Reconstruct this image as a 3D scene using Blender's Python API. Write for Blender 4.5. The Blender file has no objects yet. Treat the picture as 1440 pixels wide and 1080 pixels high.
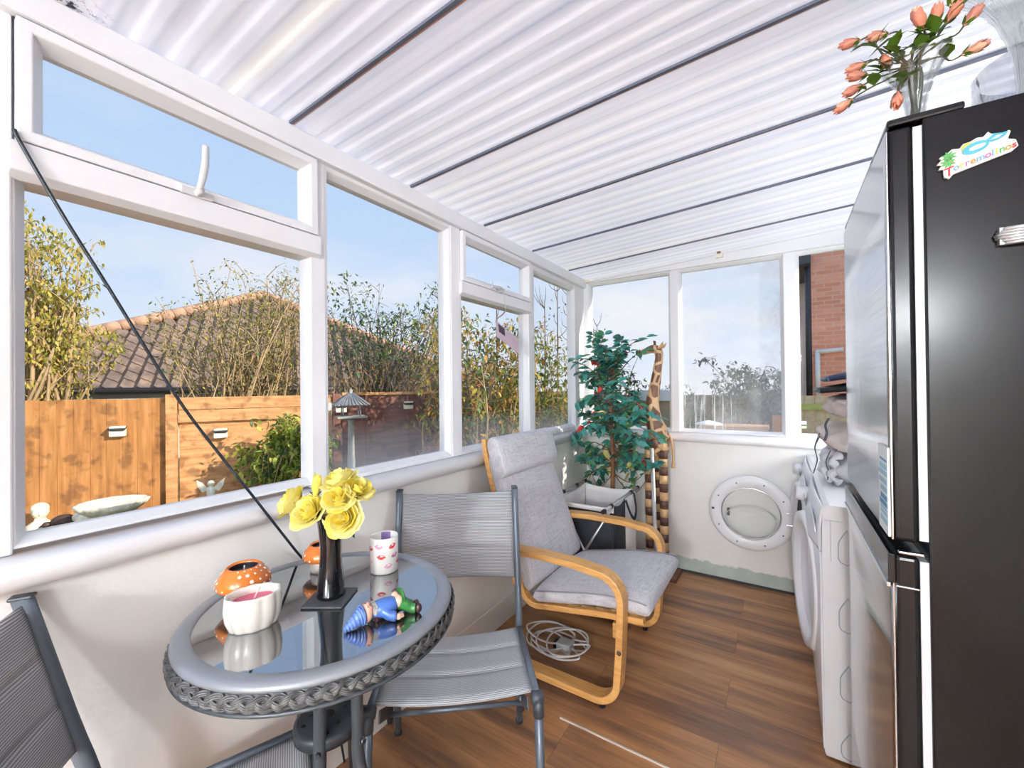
import bpy, bmesh, math, random
from mathutils import Vector, Matrix
random.seed(7)
SC = bpy.context.scene
COL = SC.collection
PI = math.pi
V = Vector

def lin(c):
    return tuple(((x/255)/12.92 if x/255 <= .04045 else ((x/255+.055)/1.055)**2.4) for x in c) + (1,)

# ------------------------------------------------------------------ mesh builder
class MB:
    def __init__(s): s.v = []; s.f = []; s.m = []; s.s = []
    def add(s, vs, fs, mi=0, smooth=False):
        b = len(s.v); s.v += [V(p) for p in vs]
        for f in fs:
            s.f.append([b+i for i in f]); s.m.append(mi); s.s.append(smooth)
        return s
    def box(s, x0, x1, y0, y1, z0, z1, mi=0):
        vs = [(x, y, z) for x in (x0, x1) for y in (y0, y1) for z in (z0, z1)]
        return s.add(vs, [(0,1,3,2),(4,6,7,5),(0,4,5,1),(2,3,7,6),(0,2,6,4),(1,5,7,3)], mi)
    def obox(s, c, size, ax, mi=0):
        c = V(c); a, b, d = [V(k).normalized()*h/2 for k, h in zip(ax, size)]
        vs = [c+i*a+j*b+k*d for i in (-1,1) for j in (-1,1) for k in (-1,1)]
        return s.add(vs, [(0,1,3,2),(4,6,7,5),(0,4,5,1),(2,3,7,6),(0,2,6,4),(1,5,7,3)], mi)
    def rings(s, rs, mi=0, smooth=True, cap=True, closed=False):
        n = len(rs[0]); b = len(s.v)
        for r in rs: s.v += [V(p) for p in r]
        m = len(rs)
        for i in range(m if closed else m-1):
            j = (i+1) % m
            for k in range(n):
                l = (k+1) % n
                s.f.append([b+i*n+k, b+i*n+l, b+j*n+l, b+j*n+k]); s.m.append(mi); s.s.append(smooth)
        if cap and not closed:
            s.f.append([b+k for k in range(n)][::-1]); s.m.append(mi); s.s.append(False)
            s.f.append([b+(m-1)*n+k for k in range(n)]); s.m.append(mi); s.s.append(False)
        return s
    def tube(s, pts, r, n=8, closed=False, mi=0, flat=1.0, up=None):
        pts = [V(p) for p in pts]; m = len(pts)
        rr = r if isinstance(r, (list, tuple)) else [r]*m
        rs = []; nrm = None
        for i in range(m):
            if closed: t = pts[(i+1) % m]-pts[i-1]
            else: t = pts[min(i+1, m-1)]-pts[max(i-1, 0)]
            if t.length < 1e-9: t = V((0,0,1))
            t.normalize()
            if nrm is None:
                a = V(up) if up else (V((0,0,1)) if abs(t.z) < .9 else V((1,0,0)))
                nrm = a - t*a.dot(t)
            else: nrm = nrm - t*nrm.dot(t)
            if nrm.length < 1e-6: nrm = t.orthogonal()
            nrm.normalize(); bn = t.cross(nrm)
            rs.append([pts[i]+rr[i]*(math.cos(2*PI*k/n)*nrm*flat+math.sin(2*PI*k/n)*bn) for k in range(n)])
        return s.rings(rs, mi, True, True, closed)
    def lathe(s, prof, n=28, c=(0,0,0), mi=0, smooth=True, cap=True, sx=1, sy=1):
        c = V(c)
        rs = [[c+V((r*sx*math.cos(2*PI*k/n), r*sy*math.sin(2*PI*k/n), z)) for k in range(n)] for r, z in prof]
        return s.rings(rs, mi, smooth, cap)
    def ell(s, c, rad, n=12, mi=0, R=None):
        c = V(c); rs = []
        if not isinstance(rad, (list, tuple)): rad = (rad,)*3
        for i in range(n//2+1):
            a = PI*i/(n//2); q = max(math.sin(a), .02)
            ring = []
            for k in range(n):
                p = V((rad[0]*q*math.cos(2*PI*k/n), rad[1]*q*math.sin(2*PI*k/n), -rad[2]*math.cos(a)))
                ring.append(c+(R @ p if R else p))
            rs.append(ring)
        return s.rings(rs, mi)
    def prism(s, poly, vec, mi=0, smooth=False):
        poly = [V(p) for p in poly]; vec = V(vec); n = len(poly)
        return s.add(poly+[p+vec for p in poly], [list(range(n))[::-1], list(range(n, 2*n))]+[[i, (i+1) % n, n+(i+1) % n, n+i] for i in range(n)], mi, smooth)
    def grid(s, fn, nu, nv, th=0, mi=0, smooth=True):
        # fn(u,v)->point ; th thickness along surface normal
        P = [[V(fn(i/nu, j/nv)) for j in range(nv+1)] for i in range(nu+1)]
        b = len(s.v); w = nv+1
        if not th:
            for r in P: s.v += r
            for i in range(nu):
                for j in range(nv):
                    s.f.append([b+i*w+j, b+(i+1)*w+j, b+(i+1)*w+j+1, b+i*w+j+1]); s.m.append(mi); s.s.append(smooth)
            return s
        N = [[None]*w for _ in range(nu+1)]
        for i in range(nu+1):
            for j in range(w):
                a = P[min(i+1, nu)][j]-P[max(i-1, 0)][j]; d = P[i][min(j+1, nv)]-P[i][max(j-1, 0)]
                q = a.cross(d); N[i][j] = q.normalized() if q.length > 1e-12 else V((0,0,1))
        for i in range(nu+1):
            for j in range(w): s.v.append(P[i][j]+N[i][j]*th/2)
        o = (nu+1)*w
        for i in range(nu+1):
            for j in range(w): s.v.append(P[i][j]-N[i][j]*th/2)
        def F(*q, sm=smooth): s.f.append([b+k for k in q]); s.m.append(mi); s.s.append(sm)
        for i in range(nu):
            for j in range(nv):
                a, c, d, e = i*w+j, (i+1)*w+j, (i+1)*w+j+1, i*w+j+1
                F(a, c, d, e); F(o+e, o+d, o+c, o+a)
        for i in range(nu):
            F(i*w, o+i*w, o+(i+1)*w, (i+1)*w, sm=False); F(i*w+nv, (i+1)*w+nv, o+(i+1)*w+nv, o+i*w+nv, sm=False)
        for j in range(nv):
            F(j, j+1, o+j+1, o+j, sm=False); F(nu*w+j, o+nu*w+j, o+nu*w+j+1, nu*w+j+1, sm=False)
        return s
    def ring(s, a0, a1, b0, b1, prof, mp, mi=0):
        # mitred rectangular frame; prof = list of (inset, depth); mp(a,b,depth)->point ; closed profile
        rs = [[mp(a0+i, b0+i, d), mp(a1-i, b0+i, d), mp(a1-i, b1-i, d), mp(a0+i, b1-i, d)] for i, d in prof]
        return s.rings(rs, mi, False, False, True)
    def ribbon(s, pts, t, y0, y1, mi=0, plane='xz'):
        # bent laminated strip: 2-D path (x,z), thickness t, width y0..y1
        P = [V((p[0], p[1])) for p in pts]; m = len(P); rs = []
        for i in range(m):
            d = P[min(i+1, m-1)]-P[max(i-1, 0)]; d.normalize(); n = V((-d.y, d.x))
            a = P[i]+n*t/2; b = P[i]-n*t/2
            rs.append([(a.x, y0, a.y), (a.x, y1, a.y), (b.x, y1, b.y), (b.x, y0, b.y)])
        return s.rings(rs, mi, False, True)
    def build(s, name, mats, parent=None, world=True, bevel=0, seg=2):
        vs = s.v
        if parent is not None and world:
            M = ROOT[parent.name].inverted(); vs = [M @ p for p in vs]
        me = bpy.data.meshes.new(name); me.from_pydata([tuple(p) for p in vs], [], s.f)
        for m in (mats if isinstance(mats, (list, tuple)) else [mats]): me.materials.append(m)
        me.polygons.foreach_set('material_index', s.m); me.polygons.foreach_set('use_smooth', s.s)
        bm = bmesh.new(); bm.from_mesh(me); bmesh.ops.recalc_face_normals(bm, faces=bm.faces); bm.to_mesh(me); bm.free()
        me.update()
        o = bpy.data.objects.new(name, me); COL.objects.link(o)
        if parent is not None:
            o.parent = parent; ROOT[o.name] = ROOT[parent.name]
        else: ROOT[o.name] = Matrix()
        if bevel:
            b = o.modifiers.new('Bevel', 'BEVEL'); b.width = bevel; b.segments = seg; b.limit_method = 'ANGLE'; b.angle_limit = .6
        return o
ROOT = {}

def tag(o, label=None, cat=None, group=None, kind=None):
    if label: o['label'] = label
    if cat: o['category'] = cat
    if group: o['group'] = group
    if kind: o['kind'] = kind
    return o
def empty(name, loc=(0,0,0), rz=0):
    o = bpy.data.objects.new(name, None); COL.objects.link(o)
    o.location = loc; o.rotation_euler = (0, 0, rz); o.empty_display_size = .1
    ROOT[o.name] = Matrix.Translation(loc) @ Matrix.Rotation(rz, 4, 'Z')
    return o
def thing(name, label, cat, loc=(0,0,0), rz=0, group=None):
    return tag(empty(name, loc, rz), label, cat, group)
def copy_tree(o, parent=None):
    c = o.copy(); COL.objects.link(c); c.parent = parent
    for ch in list(o.children): copy_tree(ch, c)
    return c
def dup(o, loc, rz, label):
    c = copy_tree(o); c.location = loc; c.rotation_euler = (0, 0, rz); c['label'] = label
    return c
def struct(o): o['kind'] = 'structure'; return o
def arc(cx, cz, r, a0, a1, n=8):
    return [(cx+r*math.cos(math.radians(a0+(a1-a0)*i/n)), cz+r*math.sin(math.radians(a0+(a1-a0)*i/n))) for i in range(n+1)]
def spline(pts, n=6):
    pts = [V(p) for p in pts]; out = []
    for i in range(len(pts)-1):
        p0 = pts[max(i-1, 0)]; p1 = pts[i]; p2 = pts[i+1]; p3 = pts[min(i+2, len(pts)-1)]
        for k in range(n):
            t = k/n
            out.append(.5*((2*p1)+(p2-p0)*t+(2*p0-5*p1+4*p2-p3)*t*t+(3*p1-p0-3*p2+p3)*t**3))
    out.append(pts[-1]); return out

# ------------------------------------------------------------------ materials
MATS = {}
class NT:
    def __init__(s, m): s.t = m.node_tree; s.n = s.t.nodes; s.l = s.t.links
    def new(s, typ, **kw):
        n = s.n.new(typ)
        for k, v in kw.items():
            if k in n.inputs.keys() if hasattr(n.inputs, 'keys') else False: n.inputs[k].default_value = v
            else: setattr(n, k, v)
        return n
    def link(s, a, b): s.l.new(a, b)
    def coords(s, scale=(1,1,1), rot=(0,0,0), kind='Object'):
        tc = s.new('ShaderNodeTexCoord'); mp = s.new('ShaderNodeMapping')
        mp.inputs['Scale'].default_value = scale; mp.inputs['Rotation'].default_value = rot
        s.link(tc.outputs[kind], mp.inputs['Vector']); return mp.outputs['Vector']
    def noise(s, vec, scale, detail=3, rough=.55):
        n = s.new('ShaderNodeTexNoise'); n.inputs['Scale'].default_value = scale; n.inputs['Detail'].default_value = detail
        n.inputs['Roughness'].default_value = rough
        if vec is not None: s.link(vec, n.inputs['Vector'])
        return n.outputs['Fac']
    def ramp(s, fac, stops, interp='LINEAR'):
        r = s.new('ShaderNodeValToRGB'); r.color_ramp.interpolation = interp
        e = r.color_ramp.elements
        while len(e) < len(stops): e.new(.5)
        for el, (p, c) in zip(e, stops): el.position = p; el.color = c
        s.link(fac, r.inputs['Fac']); return r.outputs['Color']
    def mix(s, fac, a, b):
        n = s.new('ShaderNodeMix', data_type='RGBA')
        for sock, val in ((n.inputs[0], fac), (n.inputs[6], a), (n.inputs[7], b)):
            if hasattr(val, 'is_output'): s.link(val, sock)
            else: sock.default_value = val
        return n.outputs[2]
    def math(s, op, a, b=0, c=0):
        n = s.new('ShaderNodeMath', operation=op)
        for sock, val in zip(n.inputs, (a, b, c)):
            if hasattr(val, 'is_output'): s.link(val, sock)
            else: sock.default_value = val
        return n.outputs[0]
    def sep(s, vec):
        n = s.new('ShaderNodeSeparateXYZ'); s.link(vec, n.inputs[0]); return n.outputs
def base(name):
    m = bpy.data.materials.new(name); m.use_nodes = True; MATS[name] = m
    return m, NT(m), m.node_tree.nodes['Principled BSDF']
def mat(name, col, rough=.5, metal=0, var=.06, vscale=8, bump=0, bscale=60, spec=.5, sss=0, trans=0, coat=0):
    m, T, p = base(name); c = lin(col)
    vec = T.coords()
    f = T.noise(vec, vscale)
    lo = tuple(x*(1-var) for x in c[:3])+(1,); hi = tuple(min(1, x*(1+var)) for x in c[:3])+(1,)
    T.link(T.ramp(f, [(.3, lo), (.7, hi)]), p.inputs['Base Color'])
    p.inputs['Roughness'].default_value = rough; p.inputs['Metallic'].default_value = metal
    p.inputs['Specular IOR Level'].default_value = spec
    if coat: p.inputs['Coat Weight'].default_value = coat; p.inputs['Coat Roughness'].default_value = .05
    if trans: p.inputs['Transmission Weight'].default_value = trans
    if bump:
        b = T.new('ShaderNodeBump'); b.inputs['Strength'].default_value = bump; b.inputs['Distance'].default_value = .01
        T.link(T.noise(vec, bscale, 4), b.inputs['Height']); T.link(b.outputs[0], p.inputs['Normal'])
    return m
def leafmat(name, col, var=.25, tl=.35, rough=.5):
    m, T, p = base(name); c = lin(col); vec = T.coords()
    lo = tuple(x*(1-var) for x in c[:3])+(1,); hi = tuple(min(1, x*(1+var)) for x in c[:3])+(1,)
    colr = T.ramp(T.noise(vec, 5), [(.3, lo), (.7, hi)])
    T.link(colr, p.inputs['Base Color']); p.inputs['Roughness'].default_value = rough
    t = T.new('ShaderNodeBsdfTranslucent'); T.link(colr, t.inputs['Color'])
    mx = T.new('ShaderNodeMixShader'); mx.inputs[0].default_value = tl
    T.link(p.outputs[0], mx.inputs[1]); T.link(t.outputs[0], mx.inputs[2])
    T.link(mx.outputs[0], T.n['Material Output'].inputs['Surface'])
    return m

upvc = mat('white_upvc', (226,227,230), .32, var=.012, vscale=3)
board = mat('window_board_white', (247,247,249), .3, var=.01)
bead = mat('white_bead', (232,233,236), .35, var=.012)
seal = mat('black_seal', (45,50,56), .6)
metalwhite = mat('handle_white', (205,205,208), .3)
chrome = mat('chrome', (205,207,210), .18, 1, var=.03)
steeldark = mat('dark_metal', (62,66,72), .4, .3)

def glass(name, tint=(1,1,1), refl=1.0, haze=None):
    m, T, p = base(name); T.n.remove(p)
    tr = T.new('ShaderNodeBsdfTransparent'); tr.inputs['Color'].default_value = tint+(1,)
    gl = T.new('ShaderNodeBsdfGlossy'); gl.inputs['Roughness'].default_value = .02
    fr = T.new('ShaderNodeFresnel'); fr.inputs['IOR'].default_value = 1.3
    gm = T.new('ShaderNodeNewGeometry'); ff = T.math('SUBTRACT', 1, gm.outputs['Backfacing'])
    mx = T.new('ShaderNodeMixShader'); T.link(T.math('MULTIPLY', T.math('MULTIPLY', fr.outputs[0], refl), ff), mx.inputs[0])
    T.link(tr.outputs[0], mx.inputs[1]); T.link(gl.outputs[0], mx.inputs[2])
    out = mx.outputs[0]
    if haze:
        vec = T.coords(); f = haze(T, vec)
        d = T.new('ShaderNodeBsdfDiffuse'); d.inputs['Color'].default_value = (.85,.88,.9,1)
        tl = T.new('ShaderNodeBsdfTranslucent'); tl.inputs['Color'].default_value = (.9,.92,.95,1)
        h = T.new('ShaderNodeMixShader'); h.inputs[0].default_value = .7
        T.link(d.outputs[0], h.inputs[1]); T.link(tl.outputs[0], h.inputs[2])
        m2 = T.new('ShaderNodeMixShader'); T.link(f, m2.inputs[0]); T.link(out, m2.inputs[1]); T.link(h.outputs[0], m2.inputs[2])
        out = m2.outputs[0]
    T.link(out, T.n['Material Output'].inputs['Surface'])
    return m
def clampramp(T, val, a, b, lo, hi):
    n = T.new('ShaderNodeMapRange'); T.link(val, n.inputs[0])
    for i, q in enumerate((a, b, lo, hi)): n.inputs[i+1].default_value = q
    return n.outputs[0]
glass_clear = glass('window_glass')
def haze_low(T, vec):     # mist gathering at the bottom edge of a pane
    z = T.sep(vec)[2]
    g = clampramp(T, z, .20, .035, 0, .28)
    return T.math('MULTIPLY', g, clampramp(T, T.noise(vec, 5, 4), .25, .7, .35, 1))
glass_mist = glass('misted_glass', haze=haze_low)
def haze_cond(T, vec):    # condensation with runs of water
    o = T.sep(vec); x, z = T.math('ADD', o[0], -.59), T.math('ADD', o[2], .9315)
    low = clampramp(T, z, 1.50, 1.22, 0, 1)
    right = clampramp(T, x, -.25, .0, .12, .55)
    cloud = clampramp(T, T.noise(vec, 7, 5, .6), .3, .75, .25, 1)
    mist = T.math('MULTIPLY', T.math('MULTIPLY', T.math('MAXIMUM', T.math('MULTIPLY', low, .42), right), cloud), .75)
    mp = T.new('ShaderNodeMapping'); mp.inputs['Scale'].default_value = (85, 1, 2.2); T.link(vec, mp.inputs['Vector'])
    runs = clampramp(T, T.noise(mp.outputs[0], 1, 3, .7), .56, .62, 0, .7)
    runs = T.math('MULTIPLY', runs, clampramp(T, z, 1.26, 1.12, 0, 1))
    runs = T.math('MULTIPLY', runs, clampramp(T, x, -.12, -.3, .1, 1))
    return T.math('MAXIMUM', mist, runs)
glass_wet = glass('condensation_glass', haze=haze_cond)

# walls
def wallmat(name, stain):
    m, T, p = base(name); vec = T.coords()
    c = T.ramp(T.noise(vec, 2.5, 5), [(.3, lin((238,238,235))), (.7, lin((246,246,243)))])
    if stain:
        z = T.sep(vec)[2]
        k = T.math('ADD', z, T.math('MULTIPLY', T.math('SUBTRACT', T.noise(vec, 9, 5, .65), .5), .09))
        mk = clampramp(T, k, .098, .088, 0, 1)
        c = T.mix(mk, c, T.ramp(T.noise(vec, 14), [(.3, lin((176,190,186))), (.7, lin((196,206,201)))]))
        d = clampramp(T, T.noise(vec, 55, 4, .7), .70, .76, 0, .35)
        d = T.math('MULTIPLY', d, clampramp(T, z, .3, .1, 0, 1))
        c = T.mix(d, c, lin((120,118,112)))
    T.link(c, p.inputs['Base Color']); p.inputs['Roughness'].default_value = .7
    b = T.new('ShaderNodeBump'); b.inputs['Strength'].default_value = .15; b.inputs['Distance'].default_value = .01
    T.link(T.noise(vec, 30, 5), b.inputs['Height']); T.link(b.outputs[0], p.inputs['Normal'])
    return m
plaster = wallmat('cream_plaster', False); plaster_stained = wallmat('cream_plaster_stained', True)

# laminate floor: planks run along X
m, T, p = base('laminate_floor'); vec = T.coords(); vec.node.inputs['Location'].default_value = (.2, -.07, 0)
br = T.new('ShaderNodeTexBrick'); T.link(vec, br.inputs['Vector'])
br.offset = .37; br.inputs['Scale'].default_value = 1; br.inputs['Brick Width'].default_value = 1.28
br.inputs['Row Height'].default_value = .192; br.inputs['Mortar Size'].default_value = .0012; br.inputs['Mortar Smooth'].default_value = 0
br.inputs['Color1'].default_value = (0,0,0,1); br.inputs['Color2'].default_value = (1,1,1,1); br.inputs['Mortar'].default_value = (.5,.5,.5,1)
mp = T.new('ShaderNodeMapping'); mp.inputs['Scale'].default_value = (.8, 8, 1); T.link(vec, mp.inputs['Vector'])
off = T.new('ShaderNodeVectorMath', operation='ADD'); T.link(mp.outputs[0], off.inputs[0])
cmb = T.new('ShaderNodeCombineXYZ'); T.link(T.math('MULTIPLY', br.outputs['Color'], 37.0), cmb.inputs[0]); T.link(T.math('MULTIPLY', br.outputs['Color'], 11.0), cmb.inputs[1])
T.link(cmb.outputs[0], off.inputs[1])
grain = T.noise(off.outputs[0], 1.15, 5, .6)
mp2 = T.new('ShaderNodeMapping'); mp2.inputs['Scale'].default_value = (4, 90, 1); T.link(vec, mp2.inputs['Vector'])
fine = T.noise(mp2.outputs[0], 1, 3, .6)
c = T.ramp(grain, [(.32, lin((98,76,64))), (.43, lin((142,104,76))), (.54, lin((182,132,88))), (.70, lin((206,160,114)))])
c = T.mix(clampramp(T, fine, .35, .75, 0, .35), c, lin((104,74,58)))
kn = clampramp(T, T.noise(off.outputs[0], 3.1, 2, .5), .69, .78, 0, .6)
c = T.mix(kn, c, lin((96,66,50)))
c = T.mix(T.math('MULTIPLY', br.outputs['Fac'], .5), c, lin((90,66,52)))
T.link(c, p.inputs['Base Color'])
T.link(clampramp(T, grain, .3, .7, .30, .42), p.inputs['Roughness'])
laminate = m

# ribbed translucent roof sheet
m, T, p = base('roof_sheet'); T.n.remove(p); vec = T.coords()
o = T.sep(vec)
mpv = T.new('ShaderNodeMapping'); mpv.inputs['Scale'].default_value = (.25, 14, 1); T.link(vec, mpv.inputs['Vector'])
stri = T.noise(mpv.outputs[0], 1, 4, .6)
c = T.ramp(stri, [(.3, lin((222,223,238))), (.5, lin((240,239,244))), (.7, lin((248,245,240)))])
dx = clampramp(T, o[0], -1.195, -1.235, 0, 1); dy = clampramp(T, T.math('ABSOLUTE', T.math('SUBTRACT', o[1], .235)), .07, .01, 0, 1)
spots = T.math('MULTIPLY', T.math('MULTIPLY', dx, dy), clampramp(T, T.noise(vec, 38, 4, .7), .5, .58, 0, 1))
c = T.mix(spots, c, lin((70,66,72)))
di = T.new('ShaderNodeBsdfDiffuse'); T.link(c, di.inputs['Color'])
tl = T.new('ShaderNodeBsdfTranslucent'); T.link(c, tl.inputs['Color'])
gl = T.new('ShaderNodeBsdfGlossy'); gl.inputs['Roughness'].default_value = .22
mx = T.new('ShaderNodeMixShader'); mx.inputs[0].default_value = .35; T.link(di.outputs[0], mx.inputs[1]); T.link(tl.outputs[0], mx.inputs[2])
m2 = T.new('ShaderNodeMixShader'); m2.inputs[0].default_value = .09; T.link(mx.outputs[0], m2.inputs[1]); T.link(gl.outputs[0], m2.inputs[2])
T.link(m2.outputs[0], T.n['Material Output'].inputs['Surface'])
roofsheet = m
barmat = mat('glazing_bar', (92,98,116), .45); barrust = mat('bar_edge', (196,150,130), .6)

# ------------------------------------------------------------------ the room
XL, YE = -1.268, 2.975          # inner faces of the window frames
YB, XR = -3.4, .86
def roofz(x): return 2.057+.05*(x+1.235)

struct(MB().box(-1.30, XR, YB, 2.99, -.06, 0).build('floor', laminate))
struct(MB().box(-1.36, -1.255, YB, 3.06, -.06, .90).build('wall_left', plaster))
struct(MB().box(-1.255, XR, 2.975, 3.06, -.06, .90).build('wall_far', plaster_stained))
struct(MB().box(XR, XR+.1, YB, 3.06, -.06, 2.3).build('wall_right', plaster))
struct(MB().box(-1.36, XR+.1, YB-.1, YB, -.06, 2.3).build('wall_back', plaster))
struct(MB().box(-1.255, -1.249, YB, 2.975, .0, .125).build('baseboard_left', plaster, bevel=.002))
struct(MB().box(-1.249, XR, 2.968, 2.975, .0, .013).build('gap_line_far', mat('floor_gap_dark', (58,56,56), .6)))  # strip coloured dark to stand for the shaded gap at the wall foot
struct(MB().obox((-.469, 1.414, .002), (.498, .006, .004), ((1, 0, 0), (0, 1, 0), (0, 0, 1))).build('trim_1', mat('pale_strip', (215,205,196), .4)))

# roof: ribbed sheets between glazing bars
bars = [-2.71, -2.24, -1.77, -1.28, -.80, -.31, .205, .692, 1.177, 1.665, 2.144, 2.647]
b = MB(); per = .0692
def sheet(u, v):
    y = YB+(3.10-YB)*u; x = -1.40+(XR+.1+1.40)*v
    ph = ((y-.692)/per) % 1.0
    h = max(0, min(1, (abs(ph-.5)*2-.30)/.25)); h = h*h*(3-2*h)
    return (x, y, roofz(x)+.010-.0065*h)
b.grid(sheet, 980, 2)
struct(b.build('ceiling', roofsheet))
for k, y in enumerate(bars):
    g = MB()
    x0, x1 = -1.235, XR
    for (ya, yb, zt, zb, mi) in ((y-.006, y+.004, .0015, -.006, 0), (y+.004, y+.010, .0015, -.004, 1)):
        vs = [(x, yy, roofz(x)+zz) for x in (x0, x1) for yy in (ya, yb) for zz in (zb, zt)]
        g.add(vs, [(0,1,3,2),(4,6,7,5),(0,4,5,1),(2,3,7,6),(0,2,6,4),(1,5,7,3)], mi)
    struct(g.build('trim_%d' % (k+40), [barmat, barrust]))

# eaves beam along the left wall, gable beam over the far windows
struct(MB().box(-1.345, -1.243, YB, 3.05, 1.993, 2.058).build('trim_10', upvc, bevel=.006))
g = MB(); g.prism([(-1.243, 2.955, 2.030), (XR, 2.955, 2.030), (XR, 2.955, roofz(XR)), (-1.243, 2.955, roofz(-1.243))], (0, .09, 0))
g.prism([(-1.243, 2.945, roofz(-1.243)-.022), (XR, 2.945, roofz(XR)-.022), (XR, 2.945, roofz(XR)), (-1.243, 2.945, roofz(-1.243))], (0, .012, 0))
gable = struct(g.build('trim_11', upvc, bevel=.003))
# bullnosed window boards
def boardprof(n=8):
    pr = [(.10, .875), (.0, .8725)]
    pr += [(.0+a, c) for a, c in arc(-.006, .9015, .029, -90, -270, n)]
    pr += [(.10, .9315)]
    return pr
g = MB(); pts = boardprof()
g.rings([[(-1.232-a, y, z) for a, z in pts] for y in (YB, 2.965)], 0, True, True)
struct(g.build('trim_12', board))
g = MB(); g.rings([[(x, 2.950+a, z) for a, z in pts] for x in (-1.23, XR)], 0, True, True)
struct(g.build('trim_13', board))

mpL = lambda a, b_, d: (-1.268-d, a, b_)        # left wall: d = depth outwards from the frame face
mpE = lambda a, b_, d: (a, 2.975+d, b_)
def fprof(w): return [(0, .062), (0, 0), (w-.016, 0), (w, .024), (w, .040), (w-.004, .062)]
def sprof(w): return [(0, .03), (0, -.022), (w-.018, -.022), (w, .012), (w, .03)]
def pane(parent, mp, a0, a1, b0, b1, mt):
    q = [mp(a, b_, d) for a in (a0-.008, a1+.008) for b_ in (b0-.008, b1+.008) for d in (.028, .032)]
    g = MB(); g.add(q, [(0,1,3,2),(4,6,7,5),(0,4,5,1),(2,3,7,6),(0,2,6,4),(1,5,7,3)])
    g.build('pane', mt, parent)
def window(n, mp, a0, a1, b0, b1, wl, mt, fan=None, handle=None):
    """a0..a1 outer frame, wl frame width; fan = (z of transom bottom, z of transom top) for a top-hung fanlight"""
    w = struct(empty('window_%d' % n, mp(a0, b0, 0)))
    top = fan[0] if fan else b1
    g = MB().ring(a0, a1, b0, (fan[1]+.0 if fan else b1), fprof(wl), mp)
    if not fan: g.build('frame', upvc, w, bevel=.002); pane(w, mp, a0+wl, a1-wl, b0+wl, b1-wl, mt)
    else:
        t0, t1 = fan
        g = MB().ring(a0, a1, b0, t1, [(0, .062), (0, 0)]+fprof(wl)[2:], mp)
        g.build('frame', upvc, w, bevel=.002)
        g = MB(); q = [mp(a, b_, d) for a in (a0-.004, a1+.004) for b_, d in ((t0, .0), (t0+.012, -.022), (t1, -.022), (t1, .062), (t0, .062))]
        g.add(q, [(0,1,2,3,4),(9,8,7,6,5)]+[(i, (i+1) % 5+0, 5+(i+1) % 5, 5+i) for i in range(5)])
        g.build('transom', upvc, w, bevel=.002)
        pane(w, mp, a0+wl, a1-wl, b0+wl, t1-wl, mt)
        g = MB().ring(a0, a1, t1, b1, [(0, .062), (0, .0), (.010, .0), (.010, .062)], mp); g.build('frame', upvc, w)
        g = MB().ring(a0+.0035, a1-.003, t1+.0, b1-.002, [(0, .03), (0, -.003), (.02, -.003), (.02, .03)], mp); g.build('seal', seal, w)
        s = MB().ring(a0+.006, a1-.007, t1+.003, b1-.006, sprof(.040), mp).build('sash', upvc, w, bevel=.0025)
        pane(w, mp, a0+.045, a1-.045, t1+.04, b1-.045, glass_clear)
    return w
MU = .035
def post(n, mp, a0, a1, b0, b1):
    q = [mp(a, b_, d) for a in (a0, a1) for b_ in (b0, b1) for d in (-.004, .062)]
    struct(MB().add(q, [(0,1,3,2),(4,6,7,5),(0,4,5,1),(2,3,7,6),(0,2,6,4),(1,5,7,3)]).build('trim_%d' % n, upvc, bevel=.004))
ZB, ZT = .9315, 1.995
window(0, mpL, -.62, .085, ZB, ZT, .030, glass_clear)
post(20, mpL, .080, .152, ZB, ZT)
window(1, mpL, .149, .792, .941, ZT, .022, glass_clear, fan=(1.672, 1.742))
post(21, mpL, .768, .822, ZB, ZT)
window(2, mpL, .815, 1.455, ZB, ZT, .030, glass_mist)
post(22, mpL, 1.446, 1.512, ZB, ZT)
window(3, mpL, 1.505, 2.150, ZB, ZT, .030, glass_mist, fan=(1.682, 1.748))
post(23, mpL, 2.138, 2.190, ZB, ZT)
window(4, mpL, 2.182, 2.86, ZB, ZT, .045, glass_mist)
post(24, mpL, 2.80, 2.975, ZB, ZT)
post(25, mpL, -.70, -.61, ZB, ZT); window(9, mpL, YB, -.69, ZB, ZT, .04, glass_clear)
post(26, mpE, -1.268, -1.235, ZB, 2.035)
window(5, mpE, -1.240, -.625, ZB, 2.035, .026, glass_clear)
post(27, mpE, -.636, -.582, ZB, 2.035)
window(6, mpE, -.590, .020, ZB, 2.035, .024, glass_wet)
post(28, mpE, .012, .074, ZB, 2.035)
w7 = window(7, mpE, .068, .58, ZB, 2.035, .024, glass_clear)
post(29, mpE, .57, XR, ZB, 2.035)
g = MB().box(.083, .118, 2.998, 3.0015, .985, 1.0, 0).box(.083, .118, 2.998, 3.0015, 1.0, 1.008, 1).box(.083, .118, 2.998, 3.0015, 1.008, 1.028, 2)
g.build('sticker', [mat('sticker_green', (205,214,170), .5), mat('sticker_dark', (90,104,104), .5), mat('sticker_white', (226,228,222), .5)], w7)

# fanlight handles
def handle(par, y, z, up):
    g = MB().box(-1.247, -1.236, y-.035, y+.035, z-.012, z+.006)
    g.tube([(-1.240, y, z-.004), (-1.222, y, z), (-1.216, y, z+.006)], .009, 10)
    h = g.build('handle', metalwhite, par, bevel=.002)
    if up: P = [(-1.216, y-.004, z), (-1.213, y+.002, z+.03), (-1.214, y+.008, z+.07), (-1.217, y+.010, z+.115)]
    else: P = [(-1.216, y+.004, z), (-1.212, y-.03, z+.004), (-1.213, y-.07, z+.001), (-1.216, y-.105, z-.004)]
    MB().tube(spline(P), [.0075]*6+[.0085]*7+[.008]*6, 10, flat=.8).build('lever', metalwhite, h)
W = {o.name: o for o in bpy.data.objects}
handle(W['window_1'], .452, 1.752, True)
handle(W['window_3'], 1.80, 1.757, False)
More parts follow.
